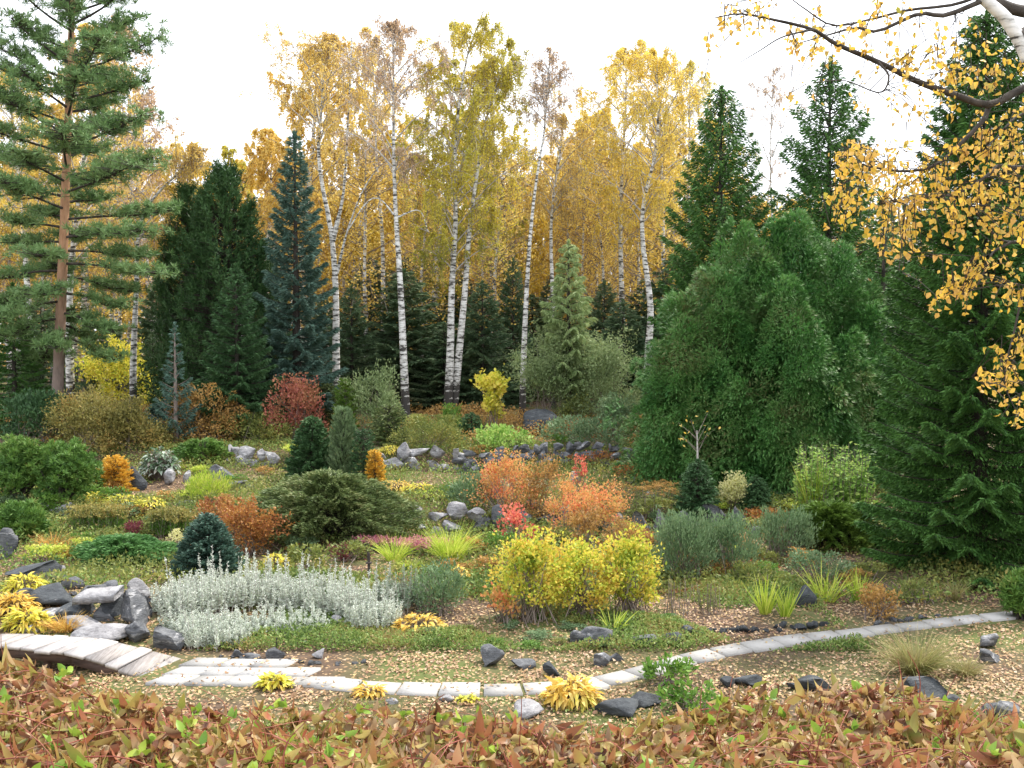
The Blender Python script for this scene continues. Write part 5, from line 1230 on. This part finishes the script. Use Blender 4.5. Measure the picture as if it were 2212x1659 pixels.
leafy('front_weeds', 26000, -4, 5, 9.5, 11.2, 'low_green', .04, .08, 'green weeds between the creeper and the slab path', 928, .5, 2.0, 1.0)

# ------------------------------------------------------------------ creeper bank in the foreground
def creeper():
    r = rg(941)
    t = thing('creeper_hedge', 'wide bank of reddening five-leaved creeper across the foreground', 'hedge', (0, 3, 2.4))
    def hz(x, y):
        edge = np.interp(x, [-2.6, -1.95, -1.55, -1.0, -.2, .35, .9, 1.4, 1.75, 2.4], [2.68, 2.68, 2.60, 2.55, 2.50, 2.45, 2.54, 2.60, 2.54, 2.50])
        z = edge + (4.0 - y) * .17 + .05 * np.sin(x * 3.1 + y * 2) * np.sin(y * 4 + x) + .03 * np.sin(x * 7 + 1) * np.sin(y * 8)
        return z - np.clip(y - 4.0, 0, 2) ** 1.2 * 1.3
    n = 16500
    x = r.uniform(-3.2, 3.2, n); y = r.uniform(1.7, 4.7, n) 
    base = np.stack([x, y, hz(x, y) - r.random(n) ** 1.6 * .26 + .02], 1)
    hd = r.normal(size=n) * .9
    up = unit(np.stack([.55 * r.normal(size=n), -.45 + .5 * r.normal(size=n), .75 + 0 * x], 1))   # leaf blade plane faces light and camera
    allP, allD, allS, allL, allW = [], [], [], [], []
    tw = unit(np.cross(up, A(0, 1, 0) + .6 * rdir(r, n))); fw = np.cross(up, tw)
    for k, (ang, l) in enumerate(((0, 1), (.85, .85), (-.85, .85), (1.7, .6), (-1.7, .6))):
        kp = r.random(n) < (.95 if k < 3 else .75)
        D = fw * math.cos(ang) + tw * math.sin(ang) + .22 * rdir(r, n)
        S = unit(np.cross(up, D) + .35 * r.normal(size=(n, 3)))
        allP.append(base[kp]); allD.append(D[kp]); allS.append(S[kp]); sz = r.uniform(.028, .066, n) * l
        allL.append(sz[kp]); allW.append((sz * r.uniform(.5, .8, n))[kp])
    P = np.concatenate(allP); D = np.concatenate(allD); S = np.concatenate(allS); L = np.concatenate(allL); W = np.concatenate(allW)
    curl = np.where(r.random(len(P)) < .35, r.uniform(.8, 1.9, len(P)), r.uniform(-.3, .8, len(P)))
    g = leaf8(P, D, S, L, W, curl, r.choice([.05, .25, .6, -.3], len(P))[:, None])
    off = A(0, 3, 2.4)
    mk('leaves', [(g[0] - off, g[1])], M['creeper'], t)
    # single larger leaves standing proud along the crest and some green ones
    m = 140; x = r.uniform(-3, 3, m); y = r.uniform(1.9, 4.1, m); B = np.stack([x, y, hz(x, y) + r.uniform(0, .03, m)], 1)
    D = unit(rdir(r, m) + A(0, -.2, .7)); S = perp(D, r); sz = r.uniform(.045, .085, m)
    g = leaf8(B, D, S, sz, sz * r.uniform(.5, .75, m), r.uniform(0, .8, m), .15); mk('upright_leaves', [(g[0] - off, g[1])], M['creeper'], t)
    m = 260; x = r.uniform(-3, 3, m); y = r.uniform(1.9, 4.1, m); x = x + .3 * np.sin(y * 5); B = np.repeat(np.stack([x, y, hz(x, y) + .02], 1), 4, 0)
    D = unit(rdir(r, 4 * m) + A(0, 0, .5)); S = perp(D, r); g = leaf8(B, D, S, .05 * r.uniform(.6, 1.1, 4 * m), .028, .3, .15); tag(mk('green_leaves', [(g[0] - off, g[1])], M['creeper_green'], t), 'still green leaves of the creeper')
    st = []
    for i in range(190):
        x0 = r.uniform(-3, 3); y0 = r.uniform(1.8, 4.2); a = r.uniform(0, 6.28); pts = []
        for k in range(7):
            pts.append((x0, y0, float(hz(np.array(x0), np.array(y0))) + .012 + .03 * math.sin(k * 1.3 + i))); a += r.normal() * .35; x0 += math.cos(a) * .11; y0 += math.sin(a) * .11
        q = spline(pts, 16); st.append(tube(q - off, np.linspace(.0023, .0012, 16), 5))
    for i in range(110):      # shoots pointing up
        x0 = r.uniform(-3, 3); y0 = r.uniform(2.2, 4.2); z0 = float(hz(np.array(x0), np.array(y0))); l = r.uniform(.06, .20)
        q = spline([(x0, y0, z0 - .05), (x0 + r.normal() * .02, y0, z0 + l * .5), (x0 + r.normal() * .05, y0 + r.normal() * .03, z0 + l)], 8); st.append(tube(q - off, np.linspace(.0022, .0012, 8), 5))
    pet = sticks(base - off - A(0, 0, .09) + r.normal(size=base.shape) * .03, base - off, .0018, .0014)
    mk('stems', st + [pet], M['red_stem'], t)
creeper()

# ------------------------------------------------------------------ near birch hanging in from the right
def near_birch():
    r = rg(951); bx, by = 4.55, 7.4; bz = float(tz(bx, by)); base = A(bx, by, bz)
    t = thing('birch_tree', 'near birch leaning in from the right with golden leaves on hanging branches', 'tree', base)
    T = [(bx, by, bz - .1, .13), (4.45, 7.35, 2.5, .115), (4.25, 7.3, 4.0, .10), (3.95, 7.15, 5.1, .08)] + [tuple(at(a, b, 7.0)) + (c,) for a, b, c in ((2235, 150, .048), (2205, 92, .045), (2172, 40, .042), (2128, 0, .038), (2060, -60, .04), (1980, -160, .02))]
    sp = spline(T, 34); mk('trunk', [tube(sp[:, :3] - base, sp[:, 3], 12)], M['birch_bark'], t, True)
    def px(l, y0, y1, w0, w1, m=18):
        k = len(l); ys = np.linspace(y0, y1, k); q = spline(np.array([at(a, b, yv) for (a, b), yv in zip(l, ys)]), m); return q, np.linspace(w0, w1, m)
    BR = [px([(2300, 175), (2212, 190), (2138, 226), (2061, 204), (1984, 177), (1897, 134), (1806, 95), (1756, 64), (1673, 43), (1600, 30), (1545, 38)], 7.1, 6.3, .030, .003, 30),
          px([(2121, 2), (2041, 33), (1984, 30), (1897, 67), (1850, 60), (1790, 75), (1720, 95)], 7.0, 6.6, .018, .003),
          px([(2130, -15), (2060, 10), (1960, 22), (1880, 42), (1800, 55), (1740, 20), (1700, -10)], 7.0, 6.8, .012, .003),
          px([(2138, 226), (2122, 262), (2074, 311), (2024, 355), (1960, 370), (1880, 360), (1830, 340)], 7.0, 6.6, .018, .004),
          px([(2330, 330), (2212, 361), (2158, 358), (2134, 378), (2074, 415), (1990, 428), (1900, 440)], 7.2, 6.6, .018, .004),
          px([(2330, 500), (2212, 519), (2185, 523), (2158, 515), (2121, 475), (2090, 440)], 7.2, 6.8, .014, .004),
          px([(2185, 523), (2147, 544), (2135, 567), (2106, 621), (2060, 640)], 7.0, 6.8, .010, .003),
          px([(2340, 40), (2212, 25), (2160, 8), (2100, -20)], 7.2, 7.0, .045, .03),
          px([(2260, 540), (2215, 620), (2190, 720), (2170, 820), (2200, 900)], 7.0, 6.8, .010, .003),
          px([(2170, 820), (2130, 830), (2100, 815)], 6.8, 6.8, .004, .002),
          px([(1897, 134), (1920, 165), (1900, 200), (1830, 175), (1780, 175)], 6.6, 6.4, .008, .002),
          px([(1984, 428), (1960, 470), (1955, 530), (1950, 590)], 6.7, 6.7, .005, .002),
          px([(1756, 64), (1690, 80), (1640, 110), (1590, 140)], 6.4, 6.3, .006, .002),
          px([(1880, 360), (1850, 400), (1810, 450), (1800, 480)], 6.6, 6.6, .005, .002),
          px([(2340, 250), (2260, 240), (2200, 250), (2150, 300), (2120, 330)], 7.3, 6.8, .014, .003)]
    trp = sp[:, :3]
    out = []
    for q, wd in BR:
        out.append(tube(q - base, wd, 7))
    # tie branches beginning outside the view to the trunk
    for q, wd in BR:
        if q[0][0] > 3.3:
            j = int(np.argmin(np.abs(trp[:, 2] - (q[0][2] - .2)))); s = spline([trp[j], (trp[j] + q[0]) / 2 + A(0, 0, .03), q[0]], 6); out.append(tube(s - base, np.linspace(wd[0] * 1.15, wd[0], 6), 7))
    mk('limbs', out, M['dark_and_backlit_bark'], t, True)  # backlit shade of the limbs is put into this dark colour
    nodes = np.concatenate([q for q, _ in BR])
    CL = [(1830, 350, 28, 90, 90), (1810, 440, 26, 70, 60), (1870, 345, 36, 60, 80), (1865, 430, 22, 90, 60), (1920, 350, 34, 50, 60), (1960, 395, 34, 60, 90), (1950, 480, 26, 130, 120), (1985, 470, 26, 80, 80), (1920, 520, 16, 60, 30), (2040, 370, 34, 70, 80), (2085, 330, 26, 50, 50), (2062, 445, 36, 70, 90), (2105, 400, 34, 70, 80), (2130, 300, 30, 80, 90), (2185, 330, 30, 90, 100), (2170, 430, 34, 80, 100), (2140, 500, 30, 60, 60), (2195, 500, 26, 60, 60), (2105, 590, 34, 60, 90), (2060, 618, 30, 50, 80), (2035, 640, 16, 40, 30), (2140, 560, 24, 50, 40), (2195, 640, 26, 70, 70), (2190, 740, 26, 70, 70), (2180, 800, 26, 60, 60), (2130, 820, 24, 40, 40), (2200, 860, 22, 60, 50), (2200, 900, 14, 40, 20),
          (1905, 155, 34, 50, 40), (1960, 150, 34, 50, 50), (1990, 120, 40, 60, 60), (2050, 130, 40, 90, 80), (2090, 190, 50, 60, 110), (2150, 170, 50, 60, 60), (2030, 230, 44, 50, 50), (2170, 240, 40, 60, 60), (1790, 95, 34, 30, 50), (1785, 118, 20, 30, 26), (1850, 95, 34, 50, 40), (1850, 30, 50, 40, 50), (1780, 35, 60, 40, 70), (1700, 30, 60, 50, 60), (1620, 25, 60, 50, 55), (1560, 30, 34, 50, 34), (1640, 90, 50, 40, 26), (1870, 180, 40, 40, 18), (1960, 270, 44, 60, 18), (1930, 330, 50, 50, 30), (2000, 60, 60, 50, 26), (2090, 90, 40, 80, 40), (1715, 210, 14, 24, 16), (2200, 150, 30, 60, 30), (2210, 420, 20, 90, 40), (1920, 20, 50, 30, 20)]
    LP, LD, TW0, TW1 = [], [], [], []
    for (cx, cy, rad, hang, nl) in CL:
        if cy < 260: nl = int(nl * .7); rad *= 1.25
        k = max(3, nl // 9)
        for _ in range(k):
            q = at(cx + r.normal() * rad * .8, cy - hang * .35 + r.normal() * rad * .45, 6.7 + r.normal() * .3)
            dd = np.linalg.norm((nodes - q), axis=1); nb_ = nodes[np.argmin(dd)]
            L_ = hang * 6.8 / F * r.uniform(.6, 1.1)
            e = q + A(r.normal() * .04, r.normal() * .05, -L_)
            mid = (nb_ + q) / 2 + A(0, 0, .02)
            for a_, b_ in ((nb_, mid), (mid, q), (q, e)): TW0.append(a_); TW1.append(b_)
            m = int(nl * .9) // k + 1; f = r.random(m)[:, None]; f2 = r.random(m)
            pp = np.where((f2 < .2)[:, None], mid * (1 - f) + q * f, q * (1 - f) + e * f) + r.normal(size=(m, 3)) * .022
            LP.append(pp); LD.append(rdir(r, m) * A(1, 1, .6) + A(0, 0, -.9))
    LP = np.concatenate(LP); LD = unit(np.concatenate(LD)); n = len(LP)
    sz = r.uniform(.024, .048, n)
    g = leaf8(LP, LD, perp(LD, r), sz, sz * r.uniform(.6, .85, n), r.uniform(-.3, .8, n), r.choice([.05, .3, .5], n)[:, None])
    mk('leaves', [(g[0] - base, g[1])], M['near_birch'], t)
    mk('twigs', [sticks(np.array(TW0) - base, np.array(TW1) - base, .0035, .0022)], M['dark_and_backlit_bark'], t)
near_birch()
